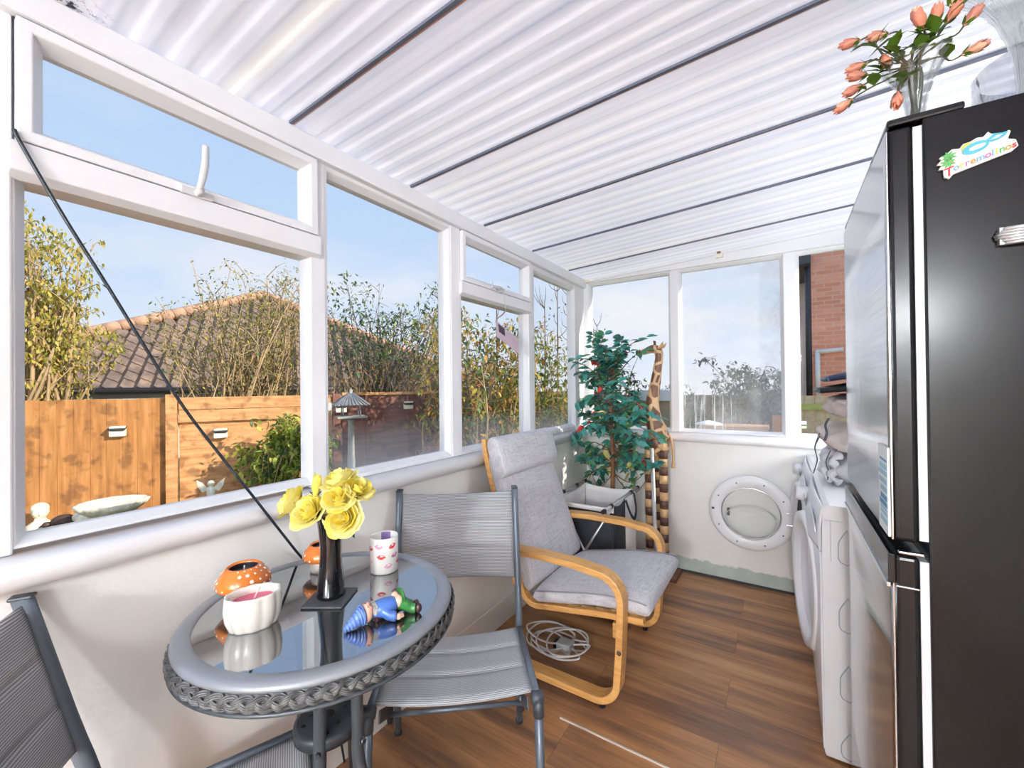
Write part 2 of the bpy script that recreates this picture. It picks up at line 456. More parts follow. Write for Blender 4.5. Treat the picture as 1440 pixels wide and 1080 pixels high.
# small fittings on the beams
g = MB().box(-.345, -.305, 2.925, 2.956, 2.058, 2.082, 0).box(-.337, -.315, 2.915, 2.93, 2.080, 2.092, 1)
g.build('catch', [mat('old_plastic', (232,226,214), .5), mat('brown_spring', (120,90,66), .5)], gable, bevel=.003)
g = MB(); g.tube([(-1.225, 2.957, 2.043), (-1.225, 2.944, 2.043)], .012, 14); g.build('cover_cap', mat('cap_cream', (226,208,176), .5), gable)
# ------------------------------------------------------------------ sling material with fine ribs
def slingmat(name, a, b_, axis, freq=260):
    m, T, p = base(name); vec = T.coords()
    z = T.sep(vec)[axis]
    w = T.math('SINE', T.math('MULTIPLY', z, freq*2*PI/2))
    x = T.math('SINE', T.math('MULTIPLY', T.sep(vec)[0], 1500))
    f = clampramp(T, T.math('ADD', w, T.math('MULTIPLY', x, .35)), -.7, .9, 0, 1)
    c = T.mix(f, lin(a), lin(b_))
    c = T.mix(clampramp(T, T.noise(vec, 6), .3, .7, 0, .18), c, lin((90,92,98)))
    T.link(c, p.inputs['Base Color']); p.inputs['Roughness'].default_value = .75
    bu = T.new('ShaderNodeBump'); bu.inputs['Strength'].default_value = .3; bu.inputs['Distance'].default_value = .002
    T.link(f, bu.inputs['Height']); T.link(bu.outputs[0], p.inputs['Normal'])
    return m
sling_back = slingmat('grey_sling_back', (122,124,128), (198,200,204), 2, 420)
sling_seat = slingmat('grey_sling_seat', (140,142,146), (216,217,221), 1, 420)
chairmetal = mat('chair_grey_metal', (98,108,120), .36, .25)
knuckle = mat('knuckle_plastic', (62,68,76), .45)

def make_chair(label, loc, rz, grp='folding sling chairs'):
    t = thing('folding_chair', label, 'chair', loc, rz)
    W2 = .221
    def quilt(v, seams):    # soft padding between the sewn seams
        d = min(abs(v-s) for s in seams); return .009*(1-math.exp(-(d/.03)**2))
    # seat (front is +y)
    def sf(u, v):
        x = (u*2-1)*(W2-.008); y = .195-.385*v
        z = .412-.045*v-.018*(1-(2*u-1)**2)+quilt(v, (0, .33, .66, 1))*(1-(2*u-1)**8)
        return (x, y, z)
    s = MB().grid(sf, 20, 44, .004).build('seat', sling_seat, t, world=False)
    # back
    zt, zb = .843, .535
    def by(z): return -.190-.110*(z-.40)/.45
    def bf(u, v):
        x = (u*2-1)*(W2-.008); z = zt-(zt-zb)*v - .012*(1-(2*u-1)**2)*(1 if v < .5 else -.3)*(1-2*v if v < .5 else 1)
        return (x, by(z)-.022*(1-(2*u-1)**2)+quilt(v, (0, .34, .67, 1))*(1-(2*u-1)**8), z)
    MB().grid(bf, 20, 44, .004).build('backrest', sling_back, t, world=False)
    for sx in (-1, 1):
        # back post runs down behind the seat to the rear foot
        P = [(sx*W2, by(.853), .853), (sx*W2, by(.6), .6), (sx*W2, by(.42), .42), (sx*W2, -.200, .25), (sx*W2, -.215, .014)]
        o = MB().tube(spline(P, 4), .0125, 10, flat=1.35, up=(0, 1, 0)).build('back_post', chairmetal, t, world=False)
        MB().box(sx*W2-.012, sx*W2+.012, by(.853)-.018, by(.853)+.018, .851, .859).build('post_cap', knuckle, o, world=False, bevel=.004)
        MB().tube([(sx*W2, -.215, .016), (sx*W2, -.216, 0)], .014, 10).build('foot_cap', knuckle, o, world=False)
        # side rail of the seat
        MB().tube([(sx*W2, .20, .412), (sx*W2, 0, .392), (sx*W2, -.20, .366)], .010, 8, flat=1.2).build('seat_rail', chairmetal, t, world=False)
        # front leg with knuckle and foot
        l = MB().tube([(sx*(W2+.004), .205, .385), (sx*(W2+.006), .225, .2), (sx*(W2+.008), .245, .014)], .0125, 10, flat=1.3, up=(0, 1, 0)).build('front_leg', chairmetal, t, world=False)
        MB().tube([(sx*(W2-.014), .205, .402), (sx*(W2+.018), .205, .402)], .0165, 14).tube([(sx*(W2+.004), .205, .40), (sx*(W2+.005), .21, .355)], .0150, 12, flat=1.15, up=(0, 1, 0)).build('knuckle', knuckle, l, world=False)
        MB().tube([(sx*(W2+.008), .244, .016), (sx*(W2+.008), .247, 0)], .0145, 10).build('foot_cap', knuckle, l, world=False)
        # folding bracket under the seat
        MB().obox((sx*(W2-.024), .130, .338), (.004, .18, .030), ((1, 0, 0), (0, .84, .54), (0, -.54, .84))).tube([(sx*(W2-.024), .058, .305), (sx*(W2-.024), .054, .255)], .010, 8).build('bracket', knuckle, t, world=False)
    MB().tube([(-W2+.024, .062, .282), (W2-.024, .062, .282)], .0075, 8).build('cross_bar', chairmetal, t, world=False)
    MB().tube([(-W2, -.207, .12), (W2, -.207, .12)], .0075, 8).build('cross_bar', chairmetal, t, world=False)
    return t
ch = make_chair('grey folding sling chair beyond the round table, facing the camera, whole seat and backrest visible',
                (-.874, 1.010, 0), math.radians(-141))
tag(ch, group='grey folding sling chairs')
dup(ch, (-.894, .315, 0), math.radians(-29.0), 'grey folding sling chair cut off at lower left, seat pushed under the table')

# ------------------------------------------------------------------ glass bistro table
TX, TY, TZ = -.932, .603, .74
ringmat = mat('table_ring_metal', (146,151,158), .40, .2, var=.03)
braidmat = mat('braided_rattan', (92,93,94), .28, var=.4, vscale=70)
tubegrey = mat('table_leg_metal', (72,78,84), .42, .25)
m, T, p = base('tinted_table_glass'); T.n.remove(p)
tr = T.new('ShaderNodeBsdfTransparent'); tr.inputs['Color'].default_value = (.30,.32,.34,1)
gl = T.new('ShaderNodeBsdfGlossy'); gl.inputs['Roughness'].default_value = .008; gl.inputs['Color'].default_value = (.95,.97,1,1)
fr = T.new('ShaderNodeFresnel'); fr.inputs['IOR'].default_value = 1.9
mx = T.new('ShaderNodeMixShader'); gm = T.new('ShaderNodeNewGeometry'); T.link(T.math('MULTIPLY', clampramp(T, fr.outputs[0], 0, .6, .30, .85), T.math('SUBTRACT', 1, gm.outputs['Backfacing'])), mx.inputs[0]); T.link(tr.outputs[0], mx.inputs[1]); T.link(gl.outputs[0], mx.inputs[2])
T.link(mx.outputs[0], T.n['Material Output'].inputs['Surface']); tableglass = m

t = thing('bistro_table', 'round glass-topped bistro table with braided grey rattan rim', 'table', (TX, TY, 0))
MB().lathe([(.268, .7395), (.268, .7365), (.002, .7365), (.002, .7395)], 72).build('glass_top', tableglass, t, world=False)
pr = [(.262, .7355), (.262, .740), (.266, .7425), (.285, .7425), (.294, .740), (.298, .734), (.297, .728), (.270, .728)]
MB().lathe(pr+[pr[0]], 96, cap=False).build('rim', ringmat, t, world=False)
g = MB(); NP = 900; K = 23
for st in range(3):
    ph = st*2*PI/3
    for wv in range(4):
        P = []
        for i in range(NP):
            a = 2*PI*i/NP; q = a*K+ph
            z = .7115+.0085*math.sin(q)+(wv-1.5)*.0036
            r = .2995+.0042*math.sin(2*q+.6)+.0008*math.cos((wv-1.5)*2)
            P.append((r*math.cos(a), r*math.sin(a), z))
        g.tube(P, .0022, 5, closed=True)
g.build('braided_edge', braidmat, t, world=False)
MB().lathe([(.272, .730), (.294, .730), (.294, .694), (.272, .694), (.272, .730)], 72, cap=False).build('apron', tubegrey, t, world=False)
MB().lathe([(.286, .688), (.300, .688), (.303, .692), (.300, .696), (.286, .696), (.286, .688)], 96, cap=False).build('lower_rim', tubegrey, t, world=False)
rgt, fwd_ = V((.839, .544, 0)), V((-.544, .839, 0))
for a, b_, tw_ in ((-.094, .064, 0), (.020, .090, 32), (.086, -.040, 0), (.012, -.070, 0)):
    d = rgt*a+fwd_*b_; n = d.normalized(); r0 = d.length; n0 = n; n2 = Matrix.Rotation(math.radians(tw_), 3, 'Z') @ n
    P = [n*.265+V((0,0,.690)), n*.235+V((0,0,.682)), n*.16+V((0,0,.66)), n*(r0+.02)+V((0,0,.63)), n*r0+V((0,0,.57)), n*r0+V((0,0,.45)), n*r0+V((0,0,.41)), n*r0+n2*.012+V((0,0,.36)), n*r0+n2*.05+V((0,0,.305)), n*r0+n2*.12+V((0,0,.22)), n*r0+n2*(.262-r0)+V((0,0,.10)), n*r0+n2*(.282-r0)+V((0,0,.012))]
    l = MB().tube(spline(P, 5), .0140, 12).build('leg', tubegrey, t, world=False)
    MB().tube([n*r0+n2*(.281-r0)+V((0,0,.02)), n*r0+n2*(.284-r0)], .0165, 12).build('foot_cap', knuckle, l, world=False)
    MB().tube([n*(r0+.012)+V((0,0,.437)), n*(r0+.021)+V((0,0,.437))], .006, 8).build('bolt', steeldark, l, world=False)
d = MB().lathe([(r, z+.013) for r, z in ((.002, .4495), (.016, .4495), (.020, .4475), (.066, .4475), (.0745, .444), (.0765, .438), (.0765, .420), (.072, .420), (.072, .436), (.002, .436))], 48).build('hub_disc', steeldark, t, world=False)
hole = mat('hole_dark', (16,17,19), .8)
for k in range(10):
    a = 2*PI*k/10; r = .056 if k % 2 else .040
    MB().lathe([(.0005, .4480), (.0058, .4480), (.0058, .4470), (.0005, .4470)], 12, c=(r*math.cos(a), r*math.sin(a), .013)).build('bolt_hole', hole, d, world=False)
MB().lathe([(.0005, .4505), (.014, .4505), (.014, .4490), (.0005, .4490)], 20, c=(0, 0, .013)).build('hub_cap', hole, d, world=False)

# ------------------------------------------------------------------ bentwood armchair
birch = None
m, T, p = base('birch_veneer'); vec = T.coords((3, 30, 30)); c = T.ramp(T.noise(vec, 2.5, 5), [(.3, lin((196,140,76))), (.5, lin((216,164,98))), (.7, lin((226,178,114)))])
T.link(c, p.inputs['Base Color']); p.inputs['Roughness'].default_value = .35; birch = m
m, T, p = base('grey_linen'); vec = T.coords()
w1 = T.new('ShaderNodeMapping'); w1.inputs['Scale'].default_value = (300, 12, 300); T.link(vec, w1.inputs['Vector'])
w2 = T.new('ShaderNodeMapping'); w2.inputs['Scale'].default_value = (14, 300, 14); T.link(vec, w2.inputs['Vector'])
f = T.math('ADD', T.math('MULTIPLY', T.noise(w1.outputs[0], 1, 3, .6), .5), T.math('MULTIPLY', T.noise(w2.outputs[0], 1, 3, .6), .5))
c = T.ramp(f, [(.36, lin((166,166,176))), (.5, lin((198,197,202))), (.64, lin((216,214,217)))])
T.link(c, p.inputs['Base Color']); p.inputs['Roughness'].default_value = .85; p.inputs['Sheen Weight'].default_value = .15
bu = T.new('ShaderNodeBump'); bu.inputs['Strength'].default_value = .35; bu.inputs['Distance'].default_value = .003
T.link(f, bu.inputs['Height']); T.link(bu.outputs[0], p.inputs['Normal']); linen = m
linen_seam = mat('linen_piping', (150,150,158), .85)

t = thing('armchair', 'bentwood armchair with pale grey linen cushion and headrest roll', 'armchair', (-.85, 1.857, 0))
side = [(-1.14, .036), (-.66, .036)] + arc(-.628, .128, .092, -88, -10, 8) + [(-.527, .25), (-.520, .40)] + arc(-.612, .430, .092, 0, 88, 8) + [(-.72, .534), (-.90, .535), (-1.02, .528), (-1.10, .515)]
dk = mat('chair_glide', (30,34,48), .5)
boltm = mat('bolt_steel', (190,190,192), .25, 1)
for y0, y1, oy in ((1.524, 1.586, -1), (2.130, 2.192, 1)):
    f = MB().ribbon(side, .027, y0, y1).build('side_frame', birch, t, bevel=.003)
    yo = y0 if oy < 0 else y1
    MB().tube([(-.524, yo+oy*-.004, .25), (-.524, yo+oy*.005, .25)], .009, 14).build('bolt', boltm, f)
    for gxx in (-.605, -1.10): MB().tube([(gxx, (y0+y1)/2, .026), (gxx, (y0+y1)/2, 0)], .013, 12).build('glide', dk, f)
rail = [(-.452, .352), (-.60, .337), (-.80, .305), (-.90, .289)] + arc(-.925, .355, .070, -75, -160, 8) + [(-1.025, .44), (-1.075, .57), (-1.125, .70), (-1.165, .83), (-1.190, .93), (-1.200, 1.0)]
for y0, y1 in ((1.590, 1.625), (2.090, 2.126)):
    MB().ribbon(rail, .024, y0, y1).build('seat_frame', birch, t, bevel=.003)
for x, z in ((-.56, .305), (-1.03, .40)):
    MB().box(x-.012, x+.012, 1.588, 2.128, z-.045, z+.012).build('stretcher', birch, t, bevel=.003)
for k in range(7):
    q = k/6; x = -.50-.38*q; z = .345-.055*q
    MB().box(x-.022, x+.022, 1.615, 2.10, z+.014, z+.020).build('slat', mat('webbing', (176,150,112), .8) if k == 0 else MATS['webbing'], t)

def pad(path, th, y0, y1, e=.30, crown=.012, n=30):
    """upholstered pad: sections swept along a path in the xz plane"""
    P = [V((p[0], 0, p[1])) for p in path]; m_ = len(P); rs = []
    L = [0]
    for i in range(1, m_): L.append(L[-1]+(P[i]-P[i-1]).length)
    for i in range(m_):
        d = (P[min(i+1, m_-1)]-P[max(i-1, 0)]).normalized(); nn = V((-d.z, 0, d.x))
        ed = min(L[i], L[-1]-L[i]); k = 1-max(0, 1-ed/(th*.5))**2; k = max(.12, math.sqrt(max(k, 0)))
        ring = []
        for j in range(n):
            a = 2*PI*j/n; ca, sa = math.cos(a), math.sin(a)
            u = math.copysign(abs(ca)**e, ca); w = math.copysign(abs(sa)**(e*1.5), sa)
            yy = (y0+y1)/2+u*(y1-y0)/2*(.985+.015*k)
            hh = w*th/2*k + (crown*(1-u*u)*k if w > 0 else 0)
            q = P[i]+nn*hh; ring.append((q.x, yy, q.z))
        rs.append(ring)
    return MB().rings(rs, 0, True, True)
def dens(p, n=6): return [tuple(q)[::2] for q in spline([(a, 0, b_) for a, b_ in p], n)]
sp = dens([(-.425, .392), (-.50, .398), (-.65, .383), (-.80, .352), (-.90, .330), (-.935, .322)], 7)
cu = pad(sp[::-1], .066, 1.588, 2.128)
s_ = cu.build('seat_cushion', linen, t)
bp = dens([(-.955, .345), (-.985, .44), (-1.04, .58), (-1.09, .72), (-1.13, .84), (-1.155, .93)], 7)
pad(bp[::-1], .070, 1.588, 2.128).build('back_cushion', linen, t)
hp = dens([(-1.098, .822), (-1.120, .90), (-1.140, .965), (-1.150, 1.012)], 9)
pad(hp[::-1], .088, 1.583, 2.133, e=.22).build('headrest', linen, t)
for yy in (1.590, 2.126): MB().tube([(x, yy, z+.026) for x, z in sp[2:-2]], .0028, 6).build('piping', linen_seam, s_)

# ------------------------------------------------------------------ fridge freezer
fx0, fx1, fy0, fy1, fz = .159, .815, .990, 1.598, 1.707
m, T, p = base('black_fridge_side'); vec = T.coords()
T.link(T.ramp(T.noise(vec, 3), [(.3, lin((14,14,16))), (.7, lin((18,18,20)))]), p.inputs['Base Color']); p.inputs['Roughness'].default_value = .2; p.inputs['Specular IOR Level'].default_value = .3
bu = T.new('ShaderNodeBump'); bu.inputs['Strength'].default_value = .02; bu.inputs['Distance'].default_value = .001
T.link(T.noise(vec, 420, 2), bu.inputs['Height']); T.link(bu.outputs[0], p.inputs['Normal'])
sc_ = T.new('ShaderNodeMapping'); sc_.inputs['Scale'].default_value = (70, 1, 6); sc_.inputs['Rotation'].default_value = (0, .25, 0); T.link(vec, sc_.inputs['Vector'])
fridgeblack = m
m, T, p = base('brushed_inox'); vec = T.coords()
mpv = T.new('ShaderNodeMapping'); mpv.inputs['Scale'].default_value = (1, 2, 160); T.link(vec, mpv.inputs['Vector'])
T.link(T.ramp(T.noise(mpv.outputs[0], 2, 3), [(.3, lin((188,190,194))), (.7, lin((206,207,210)))]), p.inputs['Base Color'])
p.inputs['Metallic'].default_value = 1; p.inputs['Roughness'].default_value = .17
bu = T.new('ShaderNodeBump'); bu.inputs['Strength'].default_value = .05; bu.inputs['Distance'].default_value = .02
T.link(T.noise(vec, 5, 2), bu.inputs['Height']); T.link(bu.outputs[0], p.inputs['Normal']); inox = m
blackgloss = mat('black_gloss', (18,18,20), .15)
gasket = mat('door_gasket', (206,208,212), .3)
t = thing('fridge_freezer', 'tall black fridge freezer with reflective steel doors and a holiday magnet on its side', 'fridge', (.49, 1.294, 0))
MB().box(.2085, fx1, fy0, fy1, .02, fz).build('cabinet', fridgeblack, t, bevel=.004)
MB().box(.23, fx1-.02, fy0+.02, fy1-.02, 0, .02).build('plinth', blackgloss, t)
for z0, z1 in ((.968, fz-.004), (.045, .944)):
    d = MB().box(fx0+.004, .1975, fy0+.002, fy1-.002, z0, z1).build('door', fridgeblack, t, bevel=.008, seg=3)
    def skin(u, v):
        y = fy0+.003+(fy1-fy0-.006)*u; return (fx0+.0035-.0022*math.sin(PI*u), y, z0+.003+(z1-z0-.006)*v)
    MB().grid(skin, 24, 4, .002).build('door_front', inox, d)
    MB().box(.1972, .2088, fy0+.0035, fy1-.004, z0+.006, z1-.006).build('gasket', gasket, d)
    if z0 < .5:
        g = MB(); g.box(fx0-.004, fx0+.006, fy0+.001, fy1-.001, .893, .945)
        h = g.build('handle', blackgloss, d, bevel=.002)
        MB().box(fx0-.0065, fx0-.001, fy0, fy1, .886, .8935).box(fx0+.006, .196, fy0-.001, fy0+.003, .888, .891).build('handle_trim', chrome, h, bevel=.001)
        MB().box(fx0+.010, .203, fy0-.0005, fy0+.01, .947, .9525).build('hinge_cover', chrome, h, bevel=.002)
    else:
        q = MB(); y0, y1 = 1.002, 1.085
        q.box(fx0-.0012, fx0+.003, y0, y1, .972, 1.132, 0)
        random.seed(3); zz = 1.108
        while zz > .985:
            hgt = random.choice((.004, .006, .009)); q.box(fx0-.0018, fx0, y0+.004, y1-.004-random.random()*.02, zz-hgt, zz, random.choice((1, 2, 2))); zz -= hgt+random.choice((.003, .006))
        q.build('sticker', [mat('sticker_paper', (232,238,240), .5), mat('sticker_blue', (90,150,190), .5), mat('sticker_pale', (150,196,216), .5)], d)
MB().box(.163, .262, fy0+.001, fy1-.01, fz, fz+.013).build('hinge_cover', blackgloss, t, bevel=.004)

# souvenir magnet and chrome clip on the side of the fridge
t = thing('fridge_magnet', 'colourful holiday souvenir magnet with palm tree, sun and dolphin on the black fridge side', 'magnet', (.27, .986, 1.63))
cw = mat('magnet_white', (238,236,228), .4); cg = mat('magnet_green', (84,164,84), .4); cy_ = mat('magnet_yellow', (240,186,70), .4); cb = mat('magnet_teal', (70,166,190), .4)
cr = mat('magnet_red', (205,50,60), .4); cp = mat('magnet_pink', (214,104,150), .4); co = mat('magnet_orange', (236,140,70), .4); cpl = mat('magnet_paleblue', (112,160,206), .4)
TI = math.radians(15)
def mg(x, z): # local magnet coords (x right, z up), tilted like the souvenir
    c_, s_ = math.cos(TI), math.sin(TI); return (.267+x*c_-z*s_, z*c_+x*s_+1.628)
def plate(g, pts, y0, y1, mi): g.prism([(mg(*q)[0], y0, mg(*q)[1]) for q in pts], (0, y1-y0, 0), mi)
out = [(-.041,-.024),(-.036,-.029),(-.030,-.024),(.038,-.024),(.047,-.019),(.047,-.008),(.040,-.002),(.046,.008),(.044,.011),(.036,.006),(.034,.012),(.026,.016),(.024,.021),(.017,.016),(.010,.019),(.002,.017),(-.006,.018),(-.012,.013),(-.020,.017),(-.028,.013),(-.038,.011),(-.036,.006),(-.044,.001),(-.038,-.002),(-.044,-.008),(-.038,-.010),(-.040,-.016)]
g = MB(); plate(g, out, .989, .984, 0); g.build('plaque', cw, t, bevel=.0008)
g = MB()
def disc(cx, cz, r, y, mi, n=14, sy=1): plate(g, [(cx+r*math.cos(2*PI*k/n), cz+sy*r*math.sin(2*PI*k/n)) for k in range(n)], .9845, y, mi)
disc(-.003, .008, .0085, .9828, 2, 16)
disc(.004, .004, .016, .9822, 3, 18, .55); disc(.006, .0035, .010, .9818, 0, 16, .35)
for a in range(0, 360, 45):
    for (px, pz) in ((-.027, .007), (-.031, -.003)):
        c_, s_ = math.cos(math.radians(a+10)), math.sin(math.radians(a+10))
        plate(g, [(px, pz), (px+.005*c_-.0018*s_, pz+.005*s_+.0018*c_), (px+.0105*c_, pz+.009*s_), (px+.005*c_+.0018*s_, pz+.005*s_-.0018*c_)], .9845, .9824, 1)
plate(g, [(-.027,.006),(-.025,.006),(-.024,-.008),(-.027,-.008)], .9845, .983, 4)
plate(g, [(.018,.009),(.028,.014),(.036,.010),(.043,.009),(.038,.004),(.030,.002),(.022,.003)], .9845, .982, 3)
plate(g, [(.022,.006),(.030,.009),(.036,.007),(.030,.005)], .9820, .9812, 0)
g.build('picture', [cw, cg, cy_, cb, co], t)
# lettering
word = 'Torremolinos'; cols = [cr, cpl, cy_, cp, co, cpl, cp, cpl, cy_, cg, co, cr]
xs = -.0385
for i, chh in enumerate(word):
    cu_ = bpy.data.curves.new('lettering', 'FONT'); cu_.body = chh; cu_.size = .0200 if i == 0 else .0140; cu_.extrude = .0006; cu_.offset = .0003; cu_.shear = .25
    to = bpy.data.objects.new('tmp', cu_); COL.objects.link(to); bpy.context.view_layer.update()
    me = bpy.data.meshes.new_from_object(to.evaluated_get(bpy.context.evaluated_depsgraph_get()))
    wd = max(v.co.x for v in me.vertices)-min(v.co.x for v in me.vertices); x0 = min(v.co.x for v in me.vertices)
    bpy.data.objects.remove(to)
    zb_ = -.0245 if i == 0 else -.0195
    g = MB(); vs = []
    for v in me.vertices:
        a, c_ = mg(xs+v.co.x-x0, zb_+v.co.y); vs.append((a, .9832-v.co.z, c_))
    g.add(vs, [list(pp.vertices) for pp in me.polygons]); g.build('lettering', cols[i], t)
    xs += wd*(.80 if i == 0 else .95)+.0002

t = thing('magnetic_clip', 'ribbed silver rounded clip on the fridge side below the souvenir magnet', 'clip', (.315, .985, 1.48))
g = MB()
for k in range(6):
    z = 1.492-.0045*k; x0 = .291+.004*abs(k-2.2)**1.3*.5
    g.tube([(x0, .9865, z), (x0+.004, .979, z), (.345, .976, z)], .0032, 8)
g.box(.294, .345, .980, .9895, 1.468, 1.495)
g.build('ribbed_body', mat('silver_plastic', (188,190,190), .25, .6), t)
MB().box(.330, .37, .978, .9895, 1.462, 1.494).build('grip', blackgloss, t, bevel=.003)
# ------------------------------------------------------------------ two washing machines side by side
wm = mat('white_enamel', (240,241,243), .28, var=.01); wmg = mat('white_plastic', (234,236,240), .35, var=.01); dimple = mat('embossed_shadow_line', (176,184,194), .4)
drumdark = mat('drum_dark', (34,42,52), .2, .4); dispm = mat('display_grey', (118,122,126), .3); gasketg = mat('door_gasket_grey', (92,98,104), .5)
def machine(label, wy0, side, open_, glassy):
    wy1 = wy0+.600; yc = (wy0+wy1)/2
    t = thing('washing_machine', label, 'washing machine', (.40, yc, 0))
    pl = [(.108, .012), (.104, .022), (.104, .70), (.107, .825), (.112, .838), (.126, .845), (.70, .845), (.70, .012)]
    MB().prism([(x, wy0, z) for x, z in pl], (0, wy1-wy0, 0)).build('cabinet', wm, t, bevel=.002)
    for yy in (wy0+.05, wy1-.05):
        for xx in (.16, .65): MB().tube([(xx, yy, .014), (xx, yy, 0)], .02, 12).build('foot', steeldark, t)
    def bow(y): return max(0, 1-((y-yc)/.30)**2)
    def ctrl(u, v):
        y = wy0+.002+(wy1-wy0-.004)*u; z = .690+.148*v
        return (.1045-bow(y)*.030*(1-.75*v**2)+.008*v**3-.004, y, z)
    c_ = MB().grid(ctrl, 26, 10, .005).build('control_panel', wmg, t)
    def frontp(u, v):
        y = wy0+.004+(wy1-wy0-.008)*u; z = .03+.655*v
        return (.1025-bow(y)*.022*min(1, max(0, (z-.10)/.25)), y, z)
    MB().grid(frontp, 26, 12, .003).build('front_panel', wm, t)
    MB().tube([(.088, yc+.16, .775), (.045, yc+.16, .778)], [.032, .028], 24).build('dial', wmg, c_)
    MB().obox((.0735, yc+.045, .772), (.004, .085, .040), ((1, 0, .12), (0, 1, 0), (-.12, 0, 1))).build('display', dispm, c_)
    MB().obox((.086, yc-.185, .770), (.004, .16, .060), ((1, 0, .12), (0, 1, 0), (-.12, 0, 1))).build('detergent_drawer', wmg, c_, bevel=.002)
    if side:
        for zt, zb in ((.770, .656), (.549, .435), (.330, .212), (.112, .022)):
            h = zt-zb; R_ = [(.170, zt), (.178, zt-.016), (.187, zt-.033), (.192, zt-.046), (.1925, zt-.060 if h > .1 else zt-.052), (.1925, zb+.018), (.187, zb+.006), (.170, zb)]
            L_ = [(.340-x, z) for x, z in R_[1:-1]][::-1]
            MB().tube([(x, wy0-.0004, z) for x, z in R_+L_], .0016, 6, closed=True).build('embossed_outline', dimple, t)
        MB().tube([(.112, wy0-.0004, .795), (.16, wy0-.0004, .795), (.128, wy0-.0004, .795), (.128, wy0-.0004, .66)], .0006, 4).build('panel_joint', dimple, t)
    # porthole surround: shallow on the near side, standing proud on the far side
    PY, PZ = yc+.005, .480
    def pc(r, a, d, k=1):
        y = PY+r*math.cos(a); q = .060*min(1, max(0, (y-(PY-.25))/.5))
        return (.1005-(q+.010)*k-d, y, PZ+r*math.sin(a)*1.06)
    n = 56; PR = .245
    prof = [(PR+.002, -.012, .0), (PR, .0, .6), (PR-.008, .004, 1), (PR-.032, .003, 1), (PR-.042, -.004, 1), (PR-.060, -.016, .9)]
    ringo = MB().rings([[pc(r, 2*PI*k/n, d, kk) for k in range(n)] for r, d, kk in prof], 0, True, False).build('porthole_surround', wm, t)
    if glassy:
        MB().rings([[pc(r, 2*PI*k/n, d, kk) for k in range(n)] for r, d, kk in ((PR-.058, -.014, .9), (PR-.085, -.022, .8), (PR-.10, -.030, .7))], 0, True, False).build('door_ring', wmg, ringo)
        MB().rings([[pc(r, 2*PI*k/n, d, kk) for k in range(n)] for r, d, kk in ((PR-.098, -.026, .7), (.09, -.034, .6), (.004, -.038, .6))], 0, True, True).build('door_glass', drumdark, ringo)
        for dz in (-.012, -.052): MB().obox((.0925, PY-.228, PZ+dz), (.010, .006, .016), ((1,0,0),(0,1,0),(0,0,1))).build('latch_slot', steeldark, ringo)
    else:
        MB().rings([[pc(r, 2*PI*k/n, d, kk) for k in range(n)] for r, d, kk in ((PR-.058, -.014, .9), (PR-.070, -.03, .6), (PR-.075, -.05, .3))], 0, True, False).build('door_seal', gasketg, ringo)
        MB().rings([[pc(r, 2*PI*k/n, d, kk) for k in range(n)] for r, d, kk in ((PR-.072, -.0, -.2), (.004, -.0, -.3))], 0, True, True).build('drum', drumdark, ringo)
    if open_:
        DX, DY, DZ, DR = -.168, 2.862, .479, .226; k_ = DR/.18
        n = 60
        def dp(r, a, y): return (DX+r*k_*math.cos(a), y, DZ+r*k_*math.sin(a)*.985)
        pr = [(.122, DY+.012), (.120, DY-.008), (.126, DY-.014), (.165, DY-.015), (.176, DY-.010), (.180, DY+.002), (.178, DY+.022), (.14, DY+.03), (.122, DY+.012)]
        d = MB().rings([[dp(r, 2*PI*k/n, y) for k in range(n)] for r, y in pr], 0, True, False).build('door', wm, t)
        bowl = glass('door_bowl_glass', (.985,.99,.985), 1.2)
        g = MB().rings([[dp(r, 2*PI*k/n, y) for k in range(n)] for r, y in ((.1215, DY-.010), (.114, DY-.020), (.104, DY-.034))], 0, True, False)
        g.rings([[(DX+r*k_*math.cos(2*PI*k/n), y, DZ-.018*sh+r*k_*math.sin(2*PI*k/n)*(.97 if math.sin(2*PI*k/n) < 0 else .55)) for k in range(n)] for r, y, sh in ((.110, DY-.024, 1), (.100, DY-.060, 1), (.092, DY-.082, 1), (.06, DY-.090, 1), (.01, DY-.092, 1))], 0, True, True)
        b_ = g.build('glass_bowl', bowl, d)
        MB().tube([(DX+.101*k_*math.cos(2*PI*k/n), DY-.062, DZ-.018+.101*k_*math.sin(2*PI*k/n)*(.97 if math.sin(2*PI*k/n) < 0 else .55)) for k in range(n)], .0022, 6, closed=True).build('bowl_rim', mat('glass_edge', (214,218,214), .2), b_)
        MB().rings([[dp(.118, 2*PI*k/n, DY+.012) for k in range(n)], [dp(.002, 2*PI*k/n, DY+.012) for k in range(n)]], 0, False, True).build('outer_glass', glass('door_outer_glass', (.985,.988,.985), .6), d)
        MB().rings([[dp(r, 2*PI*k/n, y) for k in range(n)] for r, y in ((.1245, DY-.0145), (.122, DY-.0165), (.1195, DY-.0145), (.122, DY-.012), (.1245, DY-.0145))], 0, True, False).build('bowl_trim', chrome, d)
        MB().box(DX-.122, DX-.108, DY-.04, DY-.03, DZ-.02, DZ+.025).build('latch_plate', gasketg, d)
        for a in (68, 112, 152, 208, 248, 292, 328, 30):
            q = dp(.153, math.radians(a), DY-.0155); MB().tube([q, (q[0], q[1]-.002, q[2])], .0045, 8).build('screw', gasketg, d)
        q = dp(.158, math.radians(178), DY); MB().box(q[0]-.010, q[0]+.004, DY-.018, DY-.013, q[2]-.006, q[2]+.006).build('latch_hook', steeldark, d)
        for dz in (.034, -.034):
            MB().box(.012, .060, DY-.022, DY-.012, DZ+dz-.004, DZ+dz+.004).tube([(.055, DY-.017, DZ+dz-.010), (.055, DY-.017, DZ+dz+.010)], .006, 10).build('hinge', chrome, d)
    return t
